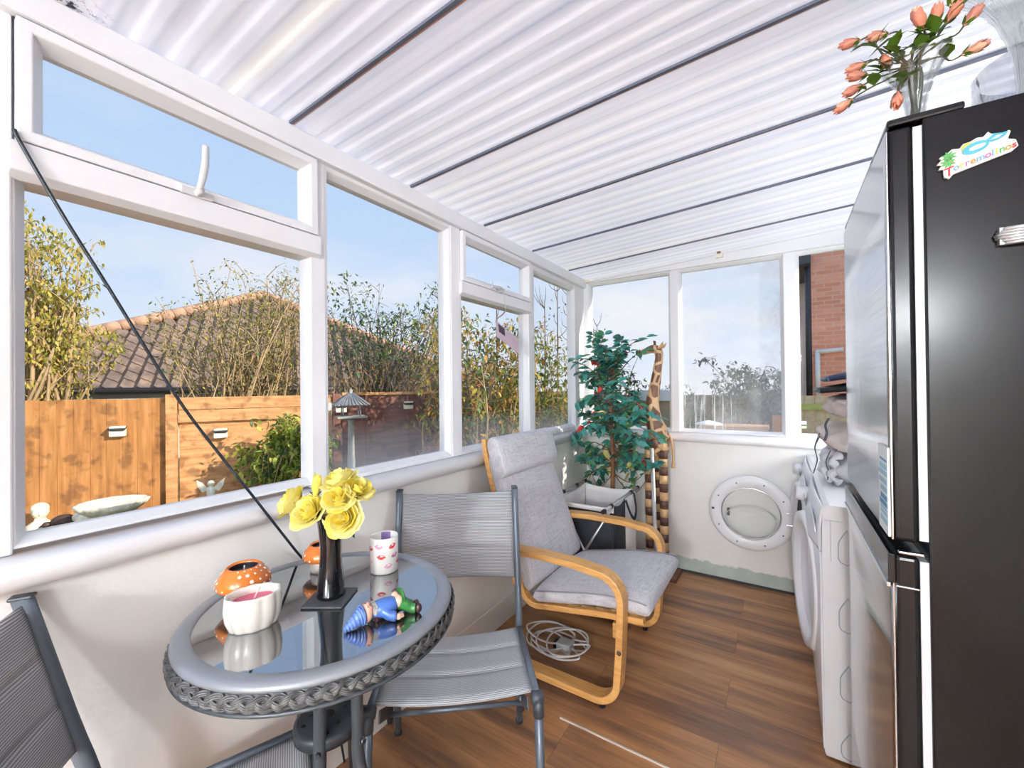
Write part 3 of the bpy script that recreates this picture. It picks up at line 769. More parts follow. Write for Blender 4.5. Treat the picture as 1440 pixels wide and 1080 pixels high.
machine('white washing machine beside the fridge, teardrop outlines pressed into its flat side', 1.731, True, False, True)
machine('white washing machine in the far right corner, its round door swung open against the wall', 2.338, False, True, False)

# ------------------------------------------------------------------ bundle on the washing machine
taupe = mat('taupe_cushion', (222,210,206), .85, bump=.2, bscale=40); tie = mat('dark_ties', (92,92,98), .8); crump = mat('silver_cushion', (222,222,228), .6, bump=.2)
def cushion(name, lab, cx, cy, cz, sx, sy, sz, m_, seed, tilt=0, fold=.012):
    random.seed(seed); ph = [random.random()*6 for _ in range(8)]
    t = thing(name, lab, 'cushion', (cx, cy, cz-sz/2))
    g = MB(); rs = []; n = 36
    for i in range(15):
        a = PI*i/14; k = max(.03, math.sin(a))**.45; zz = -math.cos(a)*sz/2
        ring = []
        for j in range(n):
            b_ = 2*PI*j/n; c_, s_ = math.cos(b_), math.sin(b_)
            x = math.copysign(abs(c_)**.45, c_)*sx/2*k; y = math.copysign(abs(s_)**.45, s_)*sy/2*k
            w = fold*(math.sin(3*b_+ph[0]+4*a)*.7+math.sin(7*b_+ph[1]-3*a)*.45+math.sin(11*b_+ph[2]+5*a)*.25)*k
            dz = .35*w+tilt*x
            ring.append((cx+x*(1+w/(sx/2)*.5), cy+y*(1+w/(sy/2)*.5), cz+zz+dz))
        rs.append(ring)
    g.rings(rs); o = g.build('cover', m_, t)
    return t, o
t, o = cushion('seat_cushion', 'crumpled silver-grey cushion at the bottom of the pile on the washing machine', .345, 2.17, .910, .37, .27, .12, crump, 5, 0, .02)
g = MB()
random.seed(8)
for k in range(9):
    y = 2.06+.03*k+random.uniform(-.01, .01); x = .165+random.uniform(-.012, .01)
    P = [(x+.015, y, .972), (x-.012, y-.01, .955-.01*random.random()), (x-.004, y+.012, .92), (x-.016, y, .885), (x+.01, y+.005, .862)]
    g.tube(spline(P, 4), [.012+.006*math.sin(i*1.3+k) for i in range(17)], 8)
g.build('ruched_edge', crump, t)
for (yy, zz) in ((2.07, .985), (2.20, .97)):
    MB().tube(spline([(.158, yy, zz), (.142, yy-.006, zz-.045), (.150, yy+.004, zz-.085), (.146, yy-.004, zz-.118)], 5), .006, 6, flat=.3).build('tie', tie, t)
t, o = cushion('seat_cushion', 'taupe padded chair cushion with dark ties, lower of two on the washing machine', .330, 2.17, 1.030, .41, .36, .105, taupe, 12, -.02, .030)
for (yy, dz) in ((2.02, .0), (2.035, .01)):
    MB().tube(spline([(.122, yy, 1.045+dz), (.105, yy-.006, 1.0), (.112, yy, .95), (.100, yy-.004, .905-dz)], 6), .006, 6, flat=.3).build('tie', tie, t)
t, o = cushion('seat_cushion', 'taupe padded chair cushion, upper of two on the washing machine', .340, 2.17, 1.158, .385, .35, .095, taupe, 21, .03, .032)
MB().tube(spline([(.150, 2.01, 1.115), (.138, 2.0, 1.09), (.142, 2.0, 1.06), (.135, 2.0, 1.03)], 6), .006, 6, flat=.3).build('tie', tie, t)
def folder(lab, col, z, x0, sl, dy, name='tablet_sleeve'):
    t = thing(name, lab, 'sleeve', (.34, 2.17, z))
    mm = mat('sleeve_'+str(col[0]), col, .45, bump=.15)
    g = MB()
    def f(u, v):
        x = x0+(.50-x0)*u; y = 2.03+dy+.30*v
        return (x, y, z+.014+sl*(x-x0)+.014*math.sin(PI*u)*math.sin(PI*v))
    g.grid(f, 14, 10, .022); g.build('cover', mm, t)
    g = MB(); g.tube([f(0, v/8) for v in range(9)], .010, 8).tube([f(u/8, 0) for u in range(9)], .010, 8); g.build('piping', mm, t)
    return t
folder('black wipe-clean folded bag lying on the taupe cushions on the washing machine', (24,25,30), 1.207, .125, .10, .0, 'folded_bag')
folder('navy blue folded bag on top of the pile on the washing machine', (48,66,104), 1.254, .155, .16, .015, 'folded_bag')

# ------------------------------------------------------------------ laundry basket
t = thing('laundry_basket', 'folding laundry hamper of black and white cloth on an X-shaped metal frame', 'laundry basket', (-.95, 2.36, 0))
bx0, bx1, by0, by1, bz = -1.130, -.775, 2.055, 2.640, .605
wcl = mat('white_polyester', (232,230,228), .75, bump=.1, bscale=20); bcl = mat('black_polyester', (36,38,46), .75, bump=.12, bscale=25)
def bag(u, v):
    return None
def wall_(p0, p1, z0, z1, bulge, mi, g, th=.004):
    p0, p1 = V(p0), V(p1); n_ = (p1-p0).cross(V((0,0,1))).normalized()
    def f(u, v):
        q = p0.lerp(p1, u); z = z0+(z1-z0)*v
        return q+V((0,0,z-.018*math.sin(PI*u)*(v > .95)))+n_*bulge*math.sin(PI*u)*math.sin(PI*min(v, 1))
    g.grid(f, 14, 10, th, mi)
c00, c10, c11, c01 = (bx0+.01, by0+.18, 0), (bx1-.01, by0+.18, 0), (bx1-.01, by1-.02, 0), (bx0+.01, by1-.02, 0)
g = MB(); wall_(c00, c10, .09, .565, .02, 0, g); g.build('front_cloth', bcl, t)
g = MB(); wall_((c00[0]+.003, c00[1]-.004, 0), (c10[0]-.003, c10[1]-.004, 0), .545, .572, .006, 0, g); g.build('top_band', wcl, t)
g = MB(); wall_(c10, (c10[0], by0+.36, 0), .09, .585, .015, 0, g); g.build('side_cloth', bcl, t)
g = MB(); wall_((c10[0], by0+.36, 0), c11, .09, .60, .012, 0, g); wall_(c11, c01, .09, .60, .015, 0, g); wall_(c01, c00, .09, .60, .012, 0, g)
g.box(bx0+.02, bx1-.02, by0+.19, by1-.03, .085, .092); g.build('lining', wcl, t)
rod = mat('frame_tube', (196,197,200), .3, .7); jn = mat('black_joint', (30,30,34), .5)
for x in (bx0, bx1):
    ry = by0 if x == bx1 else by0+.15
    r_ = MB().tube([(x, ry-.01, bz), (x, by1+.005, bz)], .0085, 10).build('top_rail', rod, t)
    g = MB()
    for q in (ry-.008, ry+.10, by1-.14, by1-.005): g.tube([(x, q-.014, bz), (x, q+.014, bz)], .0115, 10)
    g.build('joint', jn, r_)
for y, s in ((by0+.155, 1), (by1+.004, -1)):
    for a, b_ in ((bx0, bx1), (bx1, bx0)):
        oy = .009 if a < b_ else -.009
        MB().tube([(a, y+oy*.5, bz), (b_, y+oy*.5, .012)], .0075, 8).build('frame_leg', rod, t)
for x in (bx0, bx1): MB().tube([(x, by0+.15, .0095), (x, by1+.006, .0095)], .0085, 8).build('floor_rail', rod, t)
g = MB(); g.tube(spline([(bx1-.004, by0+.36, .575), (bx1+.020, by0+.37, .50), (bx1+.028, by0+.42, .46), (bx1+.020, by0+.48, .50), (bx1-.004, by0+.52, .585)], 6), .011, 8, flat=.4); g.build('handle_loop', bcl, t)

# ------------------------------------------------------------------ artificial ficus
potm = mat('dark_pot', (46,44,44), .6); trunkm = mat('brown_trunk', (128,88,58), .8, var=.25, bump=.4)
LM = [leafmat('ficus_teal', (84,168,156), .25, .3, .35), leafmat('ficus_dark', (50,112,100), .3, .25, .35), leafmat('ficus_green', (86,156,106), .25, .3, .35), leafmat('ficus_pale', (110,176,168), .2, .3, .35), leafmat('ficus_red', (206,58,48), .2, .3), leafmat('ficus_yellow', (214,196,120), .2, .3)]
def leaf(g, p, d, n_, L, w, mi, curl=.2):
    d = V(d).normalized(); n_ = V(n_); s_ = d.cross(n_)
    if s_.length < 1e-4: s_ = d.orthogonal()
    s_.normalize(); n_ = s_.cross(d).normalized(); p = V(p)
    pts = [p, p+d*L*.3+s_*w*.42+n_*w*.12, p+d*L*.62+s_*w*.40+n_*w*.06-n_*L*curl*.3, p+d*L-n_*L*curl, p+d*L*.62-s_*w*.40+n_*w*.06-n_*L*curl*.3, p+d*L*.3-s_*w*.42+n_*w*.12, p+d*L*.33, p+d*L*.66-n_*L*curl*.35]
    g.add(pts, [(0,1,6),(0,6,5),(1,2,7,6),(6,7,4,5),(2,3,7),(7,3,4)], mi, True)
t = thing('artificial_ficus', 'leafy teal-green artificial ficus with a few red leaves in the far left corner', 'plant', (-1.0, 2.80, 0))
random.seed(11)
p_ = MB().lathe([(.002, .0), (.085, .0), (.105, .20), (.110, .20), (.110, .215), (.098, .215), (.095, .19), (.002, .185)], 32, c=(-1.0, 2.80, 0)).build('pot', potm, t)
tr_ = spline([(-1.0, 2.80, .18), (-.995, 2.795, .45), (-.985, 2.79, .75), (-.99, 2.78, 1.05), (-.985, 2.77, 1.35)], 6)
g = MB().tube(tr_, [.020-.010*i/24 for i in range(25)], 10)
g2 = MB()
def inside(p): return -1.235 < p.x < -.58 and p.y < (2.92 if p.x < -.84 else 2.69) and not (p.y < 2.74 and p.z < .71)
for k in range(100):
    q = tr_[random.randint(10, 24)]; a = random.uniform(0, 2*PI)
    L = random.uniform(.18, .40); el = random.uniform(-.25, .9)
    if q.z > 1.2: el = random.uniform(.2, 1.4)
    if q.z < .85: el = random.uniform(-.6, .3)
    dv = V((math.cos(a)*math.cos(el), math.sin(a)*math.cos(el)*.75, math.sin(el)))
    m1 = q+dv*L*.55+V((0,0,.02)); e = q+dv*L-V((0,0,.04))
    if not inside(e): e.x = min(max(e.x, -1.20), -.62); e.y = min(e.y, 2.88 if e.x < -.86 else 2.67); e.z = max(e.z, .76 if e.y < 2.74 else .4)
    if not inside(m1): m1.x = min(max(m1.x, -1.21), -.6); m1.y = min(m1.y, 2.9 if m1.x < -.86 else 2.69)
    br = spline([q, m1, e], 5); g.tube(br, [.004-.0026*i/10 for i in range(11)], 5)
    for i in range(2, 11):
        for r_ in range(random.choice((1, 2, 2))):
            b_ = random.uniform(0, 2*PI); tng = (br[min(i+1, 10)]-br[i-1]).normalized()
            dd = (tng*.6+V((math.cos(b_), math.sin(b_), random.uniform(-.7, .4)))).normalized()
            Lf = random.uniform(.062, .092)
            if not inside(br[i]+dd*Lf): continue
            mi = random.choices(range(6), (34, 26, 20, 12, 4, 2.5))[0]
            leaf(g2, br[i], dd, V((random.uniform(-.5,.5), random.uniform(-1,.2), 1)), Lf, random.uniform(.034, .044), mi, random.uniform(.05, .3))
tk = g.build('trunk', trunkm, t)
for P in ([(-.99, 2.775, 1.3), (-1.03, 2.76, 1.42), (-1.05, 2.75, 1.53), (-1.01, 2.72, 1.60)], [(-.985, 2.77, 1.32), (-.93, 2.75, 1.42), (-.90, 2.73, 1.52), (-.895, 2.73, 1.58)], [(-.99, 2.775, 1.3), (-1.06, 2.77, 1.40), (-1.11, 2.76, 1.50), (-1.10, 2.75, 1.62)]):
    br = spline(P, 6); MB().tube(br, [.0035-.0018*i/(len(br)-1) for i in range(len(br))], 5).build('twig', trunkm, t)
    for i in range(5, len(br)):
        for r_ in range(2):
            b_ = random.uniform(0, 2*PI); leaf(g2, br[i], V((math.cos(b_), math.sin(b_)*.6, random.uniform(-.3, .6))), V((0,-1,.6)), .06, .034, random.choice((0, 1, 1, 2)), .15)
g2.build('foliage', LM, t)

# ------------------------------------------------------------------ carved giraffe
m, T, p = base('giraffe_patches'); vec = T.coords((1, 1, .85))
vo = T.new('ShaderNodeTexVoronoi'); vo.feature = 'DISTANCE_TO_EDGE'; vo.inputs['Scale'].default_value = 15; vo.inputs['Randomness'].default_value = .75; T.link(vec, vo.inputs['Vector'])
T.link(T.mix(clampramp(T, vo.outputs['Distance'], .09, .13, 0, 1), lin((218,182,138)), T.ramp(T.noise(vec, 12), [(.3, lin((104,70,58))), (.7, lin((132,94,74)))])), p.inputs['Base Color']); p.inputs['Roughness'].default_value = .5
gpatch = m
gwood = mat('giraffe_wood', (208,170,126), .5, var=.15, vscale=20); gdark = mat('giraffe_dark', (92,62,52), .5, var=.2, vscale=25)
t = thing('giraffe_figure', 'tall carved wooden giraffe with brown patches standing in the far corner', 'ornament', (-.70, 2.82, 0))
g = MB()
nk = [(-.690, 2.84, .80), (-.690, 2.835, .90), (-.700, 2.83, .97), (-.722, 2.82, 1.05), (-.722, 2.82, 1.14), (-.704, 2.82, 1.25), (-.686, 2.82, 1.36), (-.676, 2.82, 1.43), (-.682, 2.82, 1.475), (-.712, 2.815, 1.490), (-.755, 2.81, 1.478), (-.790, 2.805, 1.468)]
rr = [.062, .068, .062, .052, .042, .034, .028, .025, .028, .028, .021, .017]
sp_ = spline(nk, 5); ri = []
for i in range(len(sp_)):
    f = i/5; a = int(min(f, 10)); ri.append(rr[a]+(rr[a+1]-rr[a])*(f-a))
g.tube(sp_, ri, 20)
g.ell((-.690, 2.85, .855), (.064, .085, .085), 20)
body = g.build('body', gpatch, t)
MB().ell((-.793, 2.805, 1.467), (.018, .0175, .0165), 14).build('muzzle', gdark, t)
MB().ell((-.706, 2.770, .872), (.030, .022, .034), 16).build('chest_spot', gdark, t)
for yy in (2.806, 2.836):
    MB().tube([(-.700, yy, 1.505), (-.704, yy, 1.535)], [.005, .004], 8).ell((-.704, yy, 1.538), .006, 8).build('horn', gdark, t)
    leafy = MB(); sg = -1 if yy < 2.82 else 1
    leafy.tube(spline([(-.672, 2.82+sg*.018, 1.490), (-.652, 2.82+sg*.034, 1.505), (-.640, 2.82+sg*.044, 1.530)], 5), [.011, .016, .019, .020, .019, .017, .014, .011, .008, .005, .002], 10, flat=.35)
    leafy.build('ear', gwood, t)
MB().ell((-.735, 2.790, 1.492), (.006, .004, .006), 10).build('eye', mat('eye_black', (20,18,18), .2), t)
for i, (x0, x1, y0, ph) in enumerate(((-.745, -.742, 2.795, 0), (-.652, -.650, 2.795, .5), (-.722, -.718, 2.895, .5), (-.668, -.668, 2.895, 0))):
    nb = 16; l = MB(); w = .027 if i < 2 else .022
    for k in range(nb):
        za, zb = .86*k/nb+.022, .86*(k+1)/nb+.022
        xa = x1+(x0-x1)*k/nb
        ww = w*(1.05 if k < 2 else 1)
        l.rings([[(xa+ww*math.cos(2*PI*q/14), y0+w*.85*math.sin(2*PI*q/14), z) for q in range(14)] for z in (za, (za+zb)/2, zb)], (k+int(ph*2)) % 2, True, True)
    l.build('leg', [gwood, gdark], t)
MB().tube(spline([(-.640, 2.895, .93), (-.618, 2.90, .86), (-.612, 2.90, .76), (-.615, 2.90, .70)], 5), [.008]*12+[.012]*4, 8).build('tail', gwood, t)
MB().box(-.790, -.575, 2.755, 2.945, 0, .024).build('base', mat('base_redwood', (104,66,50), .5, var=.2), t, bevel=.005)
t = tag(MB().tube([(-.684, 2.722, 0), (-.685, 2.723, .10), (-.708, 2.733, .845)], .0125, 12).build('broom_pole', mat('grey_pole', (186,188,192), .4)), 'pale grey pole leaning against the front of the wooden giraffe', 'pole')

# ------------------------------------------------------------------ extension lead on the floor
t = thing('extension_lead', 'coiled white extension lead with a small socket block under the armchair', 'cable', (-.95, 1.80, 0))
random.seed(5); P = []
for k in range(6):
    cx = -.985+.05*math.sin(k*1.7)+.016*k; cy = 1.81+.035*math.cos(k*2.1); r1 = .115+.025*math.sin(k*2.3); r2 = .095+.03*math.cos(k*1.4)
    for j in range(14):
        a = 2*PI*j/14+k*.15; P.append((cx+r1*math.cos(a), cy+r2*math.sin(a), .006+.007*k+.004*math.sin(3*a+k)))
P.append((-.90, 1.78, .02)); P.append((-.885, 1.79, .02))
MB().tube(spline(P, 4), .0042, 8).build('flex', mat('white_flex', (214,212,212), .4), t)
MB().box(-.912, -.842, 1.762, 1.822, .0, .042).build('socket_block', mat('grey_socket', (176,180,184), .45), t, bevel=.004)
MB().box(-.935, -.913, 1.775, 1.81, .0, .030).build('plug', dk, t, bevel=.003)
# ------------------------------------------------------------------ on the glass table (surface z = .7395)
Z0 = .7397
ceram = mat('cream_ceramic', (236,232,222), .22, var=.02, coat=.4); pinkwax = mat('pink_wax', (222,98,130), .4, var=.08); wick = mat('wick', (236,214,214), .8)
# scalloped oval candle
cx, cy = -.968, .452; ca = math.radians(64)
def ov(r, th, z, sc=0):
    a = .053*r*(1+sc*abs(math.sin(th*5))**.8); b_ = .041*r*(1+sc*abs(math.sin(th*5))**.8)
    x, y = a*math.cos(th), b_*math.sin(th)
    return (cx+x*math.cos(ca)-y*math.sin(ca), cy+x*math.sin(ca)+y*math.cos(ca), z)
t = thing('candle', 'pink wax candle in a scalloped oval cream ceramic jar on the glass table', 'candle', (cx, cy, Z0))
n = 80; g = MB()
pr = [(.02, Z0), (.80, Z0), (.82, Z0+.003), (.95, Z0+.022), (1.0, Z0+.046), (.965, Z0+.066), (.95, Z0+.0715), (.88, Z0+.0715), (.84, Z0+.068), (.83, Z0+.055), (.82, Z0+.045), (.02, Z0+.045)]
g.rings([[ov(r, 2*PI*k/n, z, .07 if i < 8 and i > 0 else .015) for k in range(n)] for i, (r, z) in enumerate(pr)], 0, True, True)
g.build('jar', ceram, t)
g = MB(); g.rings([[ov(r, 2*PI*k/40, z) for k in range(40)] for r, z in ((.838, Z0+.055), (.5, Z0+.0545), (.02, Z0+.055))], 0, True, True)
wx_ = g.build('wax', pinkwax, t); MB().tube([(cx, cy, Z0+.052), (cx+.004, cy+.004, Z0+.066), (cx+.010, cy+.009, Z0+.080)], .0016, 6).build('wick', wick, wx_)

# mushroom candles
m, T, p = base('mushroom_orange'); vec = T.coords()
T.link(T.ramp(T.noise(vec, 20), [(.3, lin((214,112,34))), (.7, lin((232,134,48)))]), p.inputs['Base Color'])
p.inputs['Roughness'].default_value = .15; p.inputs['Coat Weight'].default_value = .5; toad = m
spotw = mat('mushroom_spot', (250,238,220), .2, coat=.4); darkin = mat('jar_inside', (42,40,50), .3); greywax = mat('grey_wax', (150,150,156), .5); stemw = mat('stem_white', (232,228,222), .3)
def mushroom(lab, x, y, s=1.0):
    t = thing('mushroom_candle', lab, 'candle', (x, y, Z0))
    pr = [(.002, 0), (.026, 0), (.028, .006), (.026, .02), (.025, .036), (.002, .036)]
    MB().lathe([(r*s, z*s) for r, z in pr], 36).build('stem', stemw, t, world=False)
    pr = [(.024, .030), (.040, .0305), (.045, .036), (.0445, .044), (.039, .056), (.031, .066), (.0265, .070), (.0245, .0695), (.0235, .066)]
    g = MB().lathe([(r*s, z*s) for r, z in pr], 44, cap=False)
    rg = [(.0455, .040), (.0425, .0505), (.0355, .0612), (.0295, .0682)]
    for k in range(46):
        lv = k % 4; a = 2*PI*(k*.381966+.07*lv); q = random.uniform(.0016, .0040) if lv < 3 else random.uniform(.0012, .0020)
        r0, z0 = rg[lv]; sl = (.05, .75, .95, 1.0)[lv]
        nr = V((math.cos(a)*math.cos(sl), math.sin(a)*math.cos(sl), math.sin(sl)))
        g.ell((r0*s*math.cos(a), r0*s*math.sin(a), z0*s), (q*s, q*s, .0007*s), 10, 1, R=nr.to_track_quat('Z', 'Y').to_matrix())
    c_ = g.build('cap', [toad, spotw], t, world=False)
    MB().lathe([(r*s, z*s) for r, z in [(.0242, .0685), (.0236, .06), (.023, .052), (.002, .052)]], 36, cap=False).build('well', darkin, c_, world=False)
    w_ = MB().lathe([(r*s, z*s) for r, z in [(.0228, .0575), (.002, .0585)]], 30).build('wax', greywax, t, world=False)
    MB().tube([(0, 0, .057*s), (.001, .001, .069*s)], .0013, 6).build('wick', wick, w_, world=False)
mushroom('orange spotted mushroom candle behind the scalloped pink candle', -1.090, .488, 1.28)
mushroom('orange spotted mushroom candle half hidden behind the black vase', -1.095, .692, 1.08)

# coaster, vase
vx, vy = -.930, .612
t = tag(MB().obox((vx+.003, vy-.004, Z0+.003), (.098, .098, .005), ((.85, .53, 0), (-.53, .85, 0), (0, 0, 1))).build('coaster', mat('slate_coaster', (72,74,78), .6, bump=.15, bscale=90), bevel=.0024), 'square dark slate coaster under the black vase', 'coaster')
blackcer = mat('black_glaze', (14,14,17), .12, coat=.6)
t = thing('vase', 'slim waisted glossy black vase holding yellow roses on the glass table', 'vase', (vx, vy, Z0+.006))
pr = [(.002, .001), (.030, 0), (.0325, .003), (.0325, .010), (.030, .035), (.0262, .070), (.0245, .100), (.0250, .130), (.0285, .168), (.0325, .196), (.034, .206), (.0325, .207), (.0310, .200), (.027, .165), (.023, .12), (.002, .115)]
MB().lathe(pr, 40).build('body', blackcer, t, world=False)
MB().lathe([(.0342, .2035), (.0347, .2055), (.0340, .2075), (.0328, .2075)], 40, cap=False).build('lip', blackcer, t, world=False)

ym = [leafmat('rose_yellow', (250,236,116), .06, .3, .55), leafmat('rose_pale', (252,244,172), .05, .3, .55), leafmat('rose_deep', (232,198,60), .1, .3, .55)]
stemg = mat('rose_stem', (58,84,44), .6); leafg = leafmat('rose_leaf', (60,104,46), .2, .25)
def petal(g, c, ax, side, r, h, w, mi, open_):
    """cupped petal: starts at the heart, swells out to radius r and rises along ax; open_ rolls the lip outwards"""
    ax, side = V(ax).normalized(), V(side).normalized(); tn = ax.cross(side)
    def f(u, v):
        e = 2*u-1; a = e*.5*w*(.55+.45*math.sin(PI*min(1, .25+.75*v)))
        rad = r*(.22+.78*math.sin(.5*PI*min(1, v*1.15)))+r*open_*.42*max(0, v-.55)**1.5*2.2
        hh = h*(v**.9)*(1-.16*e*e)-h*open_*.55*max(0, v-.6)**1.6
        rr_ = rad*(1+.035*math.sin(6*u+4*v)*v)
        return V(c)+ax*hh+side*rr_*math.cos(a)+tn*rr_*math.sin(a)
    g.grid(f, 8, 7, 0, mi)
def rose(label, c, ax, R, base_pt, leafy=False, bud=False):
    c = V(c); ax = V(ax).normalized()
    t = thing('yellow_rose', label, 'rose', tuple(c), 0, 'yellow roses in the black vase')
    g = MB(); s0 = ax.orthogonal().normalized()
    layers = [(.16, 1.02, 3, .0, 3.0), (.28, 1.06, 3, .05, 2.6), (.40, 1.08, 4, .15, 2.2), (.54, 1.06, 4, .35, 2.0), (.68, 1.0, 5, .6, 1.75), (.80, .86, 5, .85, 1.65), (.88, .70, 6, 1.0, 1.5)]
    if bud: layers = [(.26, 1.9, 3, -1.0, 2.8), (.40, 2.0, 3, -1.1, 2.4), (.50, 1.9, 4, -.9, 2.0)]
    for li, (rf, hf, n_, op, w) in enumerate(layers):
        for k in range(n_):
            a = 2*PI*(k+.37*li)/n_+random.uniform(-.12, .12)
            q = Matrix.Rotation(a, 3, ax) @ s0
            petal(g, c-ax*R*.35, ax, q, R*rf*random.uniform(.92, 1.06), R*hf*random.uniform(.92, 1.08), w, random.choice((0, 0, 1)) if li < 3 else random.choice((0, 1, 1)) if li else 2, op)
    g.build('bloom', ym, t)
    b_ = V(base_pt)
    st = spline([c-ax*R*.3, c-ax*R*.9, b_.lerp(c, .35)-V((0,0,.012)), b_, b_-V((0,0,.05))], 5)
    s_ = MB().tube(st, .0022, 7).build('stem', stemg, t)
    g = MB()
    for k in range(5):
        a = 2*PI*k/5; q = Matrix.Rotation(a, 3, ax) @ s0
        leaf(g, c-ax*R*.35+q*R*.12, q*.8+ax*.5, ax, R*(.75 if not bud else .95), R*.32, 0, .1)
    if leafy: leaf(g, st[8], V((.4, .1, -.3)), V((0, 0, 1)), .05, .03, 0, .2)
    g.build('sepals', leafg, t)
random.seed(2)
bz_ = V((vx, vy, Z0+.205))
SC_R = 1.08
R_ = [('leftmost full yellow rose in the black vase', (-1.000, .560, .972), (-.55, -.62, .55), .039, (-.008, -.006, 0)),
      ('closed upright yellow rosebud in the black vase', (-.955, .590, .995), (.10, .05, 1), .023, (-.004, .004, 0), True, True),
      ('large open yellow rose hanging over the left front of the vase lip', (-.950, .572, .954), (.15, -.72, .62), .039, (.0, -.008, 0), True),
      ('topmost yellow rose in the black vase', (-.912, .628, 1.020), (-.1, -.35, 1), .038, (.002, .008, 0)),
      ('yellow rose in the middle of the bouquet', (-.893, .612, .985), (.40, -.55, .70), .036, (.006, .0, 0)),
      ('partly hidden yellow rose behind the middle rose', (-.876, .650, 1.000), (.6, -.05, .7), .033, (.008, .006, 0)),
      ('open yellow rose lowest at the right of the black vase', (-.876, .614, .940), (.40, -.78, .38), .040, (.010, -.004, 0), True)]
for r_ in R_: rose(r_[0], r_[1], r_[2], r_[3]*SC_R, bz_+V(r_[4]), *r_[5:])

# cup with lips
kx, ky = -.945, .786
t = thing('lip_print_pot', 'white ceramic pot printed with red and pink lips on the glass table', 'pot', (kx, ky, Z0))
R = .0385; H = .098
white_c = mat('white_ceramic', (240,238,232), .25, coat=.3); lipred = mat('lip_red', (196,34,48), .35); lippink = mat('lip_pink', (226,160,192), .4); lippurple = mat('lip_mauve', (190,110,156), .4); purple = mat('purple_label', (150,118,182), .5); candlewax = mat('inner_wax', (222,214,212), .5)
g = MB().lathe([(.002, 0), (R-.003, 0), (R, .003), (R, H-.002), (R-.0015, H), (R-.0030, H-.002), (R-.0035, .05), (.002, .05)], 56)
def lips(a0, z0, s, mi, rot=0):
    top = [(-1, 0), (-.72, .20), (-.42, .40), (-.18, .50), (0, .38), (.18, .50), (.42, .40), (.72, .20), (1, 0)]
    bot = [(1, 0), (.65, -.30), (.3, -.50), (0, -.55), (-.3, -.50), (-.65, -.30), (-1, 0)]
    mid = [(-1, 0), (-.5, .02), (0, -.05), (.5, .02), (1, 0)]
    for poly in (top+[(.5, .015), (0, -.02), (-.5, .015)], bot+[(-.5, -.005), (0, -.05), (.5, -.005)]):
        vs = []
        for x, z in poly:
            x2 = x*math.cos(rot)-z*math.sin(rot); z2 = x*math.sin(rot)+z*math.cos(rot)
            a = a0+x2*s/R; vs.append(((R+.0004)*math.cos(a), (R+.0004)*math.sin(a), z0+z2*s))
        g.add(vs, [list(range(len(vs)))], mi)
cam_a = math.atan2(-ky, -kx)
for da, z, mi, rt in ((-.20, .050, 1, -.05), (.62, .076, 1, .35), (-.38, .078, 2, -.08), (.30, .024, 2, .1), (.80, .050, 3, .25), (-1.15, .070, 1, 0), (-1.2, .035, 2, .1), (1.25, .030, 1, .3), (2.0, .06, 2, .1), (2.6, .03, 1, 0), (-2.0, .04, 1, 0), (-2.6, .07, 3, 0)):
    lips(cam_a+da, z, .0125, mi, rt)
g.build('pot', [white_c, lipred, lippink, lippurple], t, world=False)
g = MB()
def lab(u, v):
    a = cam_a+PI-.55+.75*u; return ((R-.0042)*math.cos(a), (R-.0042)*math.sin(a), .058+.037*v-.004*math.sin(9*u)*(1-v))
g.grid(lab, 10, 4, .0006); g.build('inner_print', purple, t, world=False)

# lying gnome
gx, gy = -.772, .538; gr = math.radians(-10)
t = thing('garden_gnome', 'small sunbathing gnome figurine in a blue hat lying on the glass table', 'gnome', (gx, gy, Z0), gr); t.scale = (1.25, 1.02, 1.4)
blue = mat('gnome_blue', (72,112,190), .3, var=.15, coat=.3); paleblue = mat('gnome_hat_blue', (104,138,214), .3, var=.15, vscale=90, coat=.3); skin = mat('gnome_skin', (238,190,166), .35, coat=.3); beard = mat('gnome_beard', (188,188,182), .6, var=.2, vscale=200, bump=.5, bscale=300); green = mat('gnome_green', (58,132,66), .3, coat=.3); brown = mat('gnome_boot', (66,40,40), .3, coat=.3); pinkc = mat('gnome_cheek', (226,150,132), .35)
# local y runs from hat tip to boots
B = MB()
P = [(0, .058, .013), (.002, .068, .016), (.006, .080, .0165), (.010, .094, .018), (.012, .106, .020)]
B.tube(spline(P, 5), [.011+.0065*math.sin(PI*i/20*.9) for i in range(21)], 18, flat=.8)
B.tube(spline([(.012, .074, .016), (.024, .082, .011), (.033, .094, .008)], 5), [.0075+.0005*(i % 3) for i in range(11)], 12)
B.tube(spline([(-.010, .074, .016), (-.021, .074, .012), (-.026, .068, .010)], 5), [.0072]*11, 12)
body = B.build('body', blue, t, world=False)
H_ = MB(); hp = spline([(0, 0, .004), (0, .009, .007), (.001, .019, .011), (.001, .030, .0145), (.001, .036, .0160)], 8)
H_.tube(hp, [.0035+.0118*(i/32)+.0009*math.sin(i*1.35) for i in range(33)], 20).tube([(.001, .035, .0160), (.001, .0385, .0163)], [.0152, .0146], 20)
H_.build('hat', paleblue, t, world=False)
h = MB().ell((.001, .047, .0168), (.0146, .0130, .0146), 18).build('head', skin, t, world=False)
MB().ell((.005, .0495, .0305), (.0034, .0044, .0036), 10).ell((-.004, .051, .0290), (.0034, .003, .0022), 10).ell((.0115, .051, .0268), (.0034, .003, .0026), 10).build('nose_and_cheeks', pinkc, h, world=False)
MB().ell((.0000, .0455, .0312), (.0018, .0009, .0008), 8).ell((.0095, .0455, .0288), (.0018, .0009, .0010), 8).build('eye', mat('gnome_eye', (60,70,80), .3), h, world=False)
g = MB(); random.seed(4)
g.ell((.002, .0625, .0180), (.0150, .0085, .0105), 16)
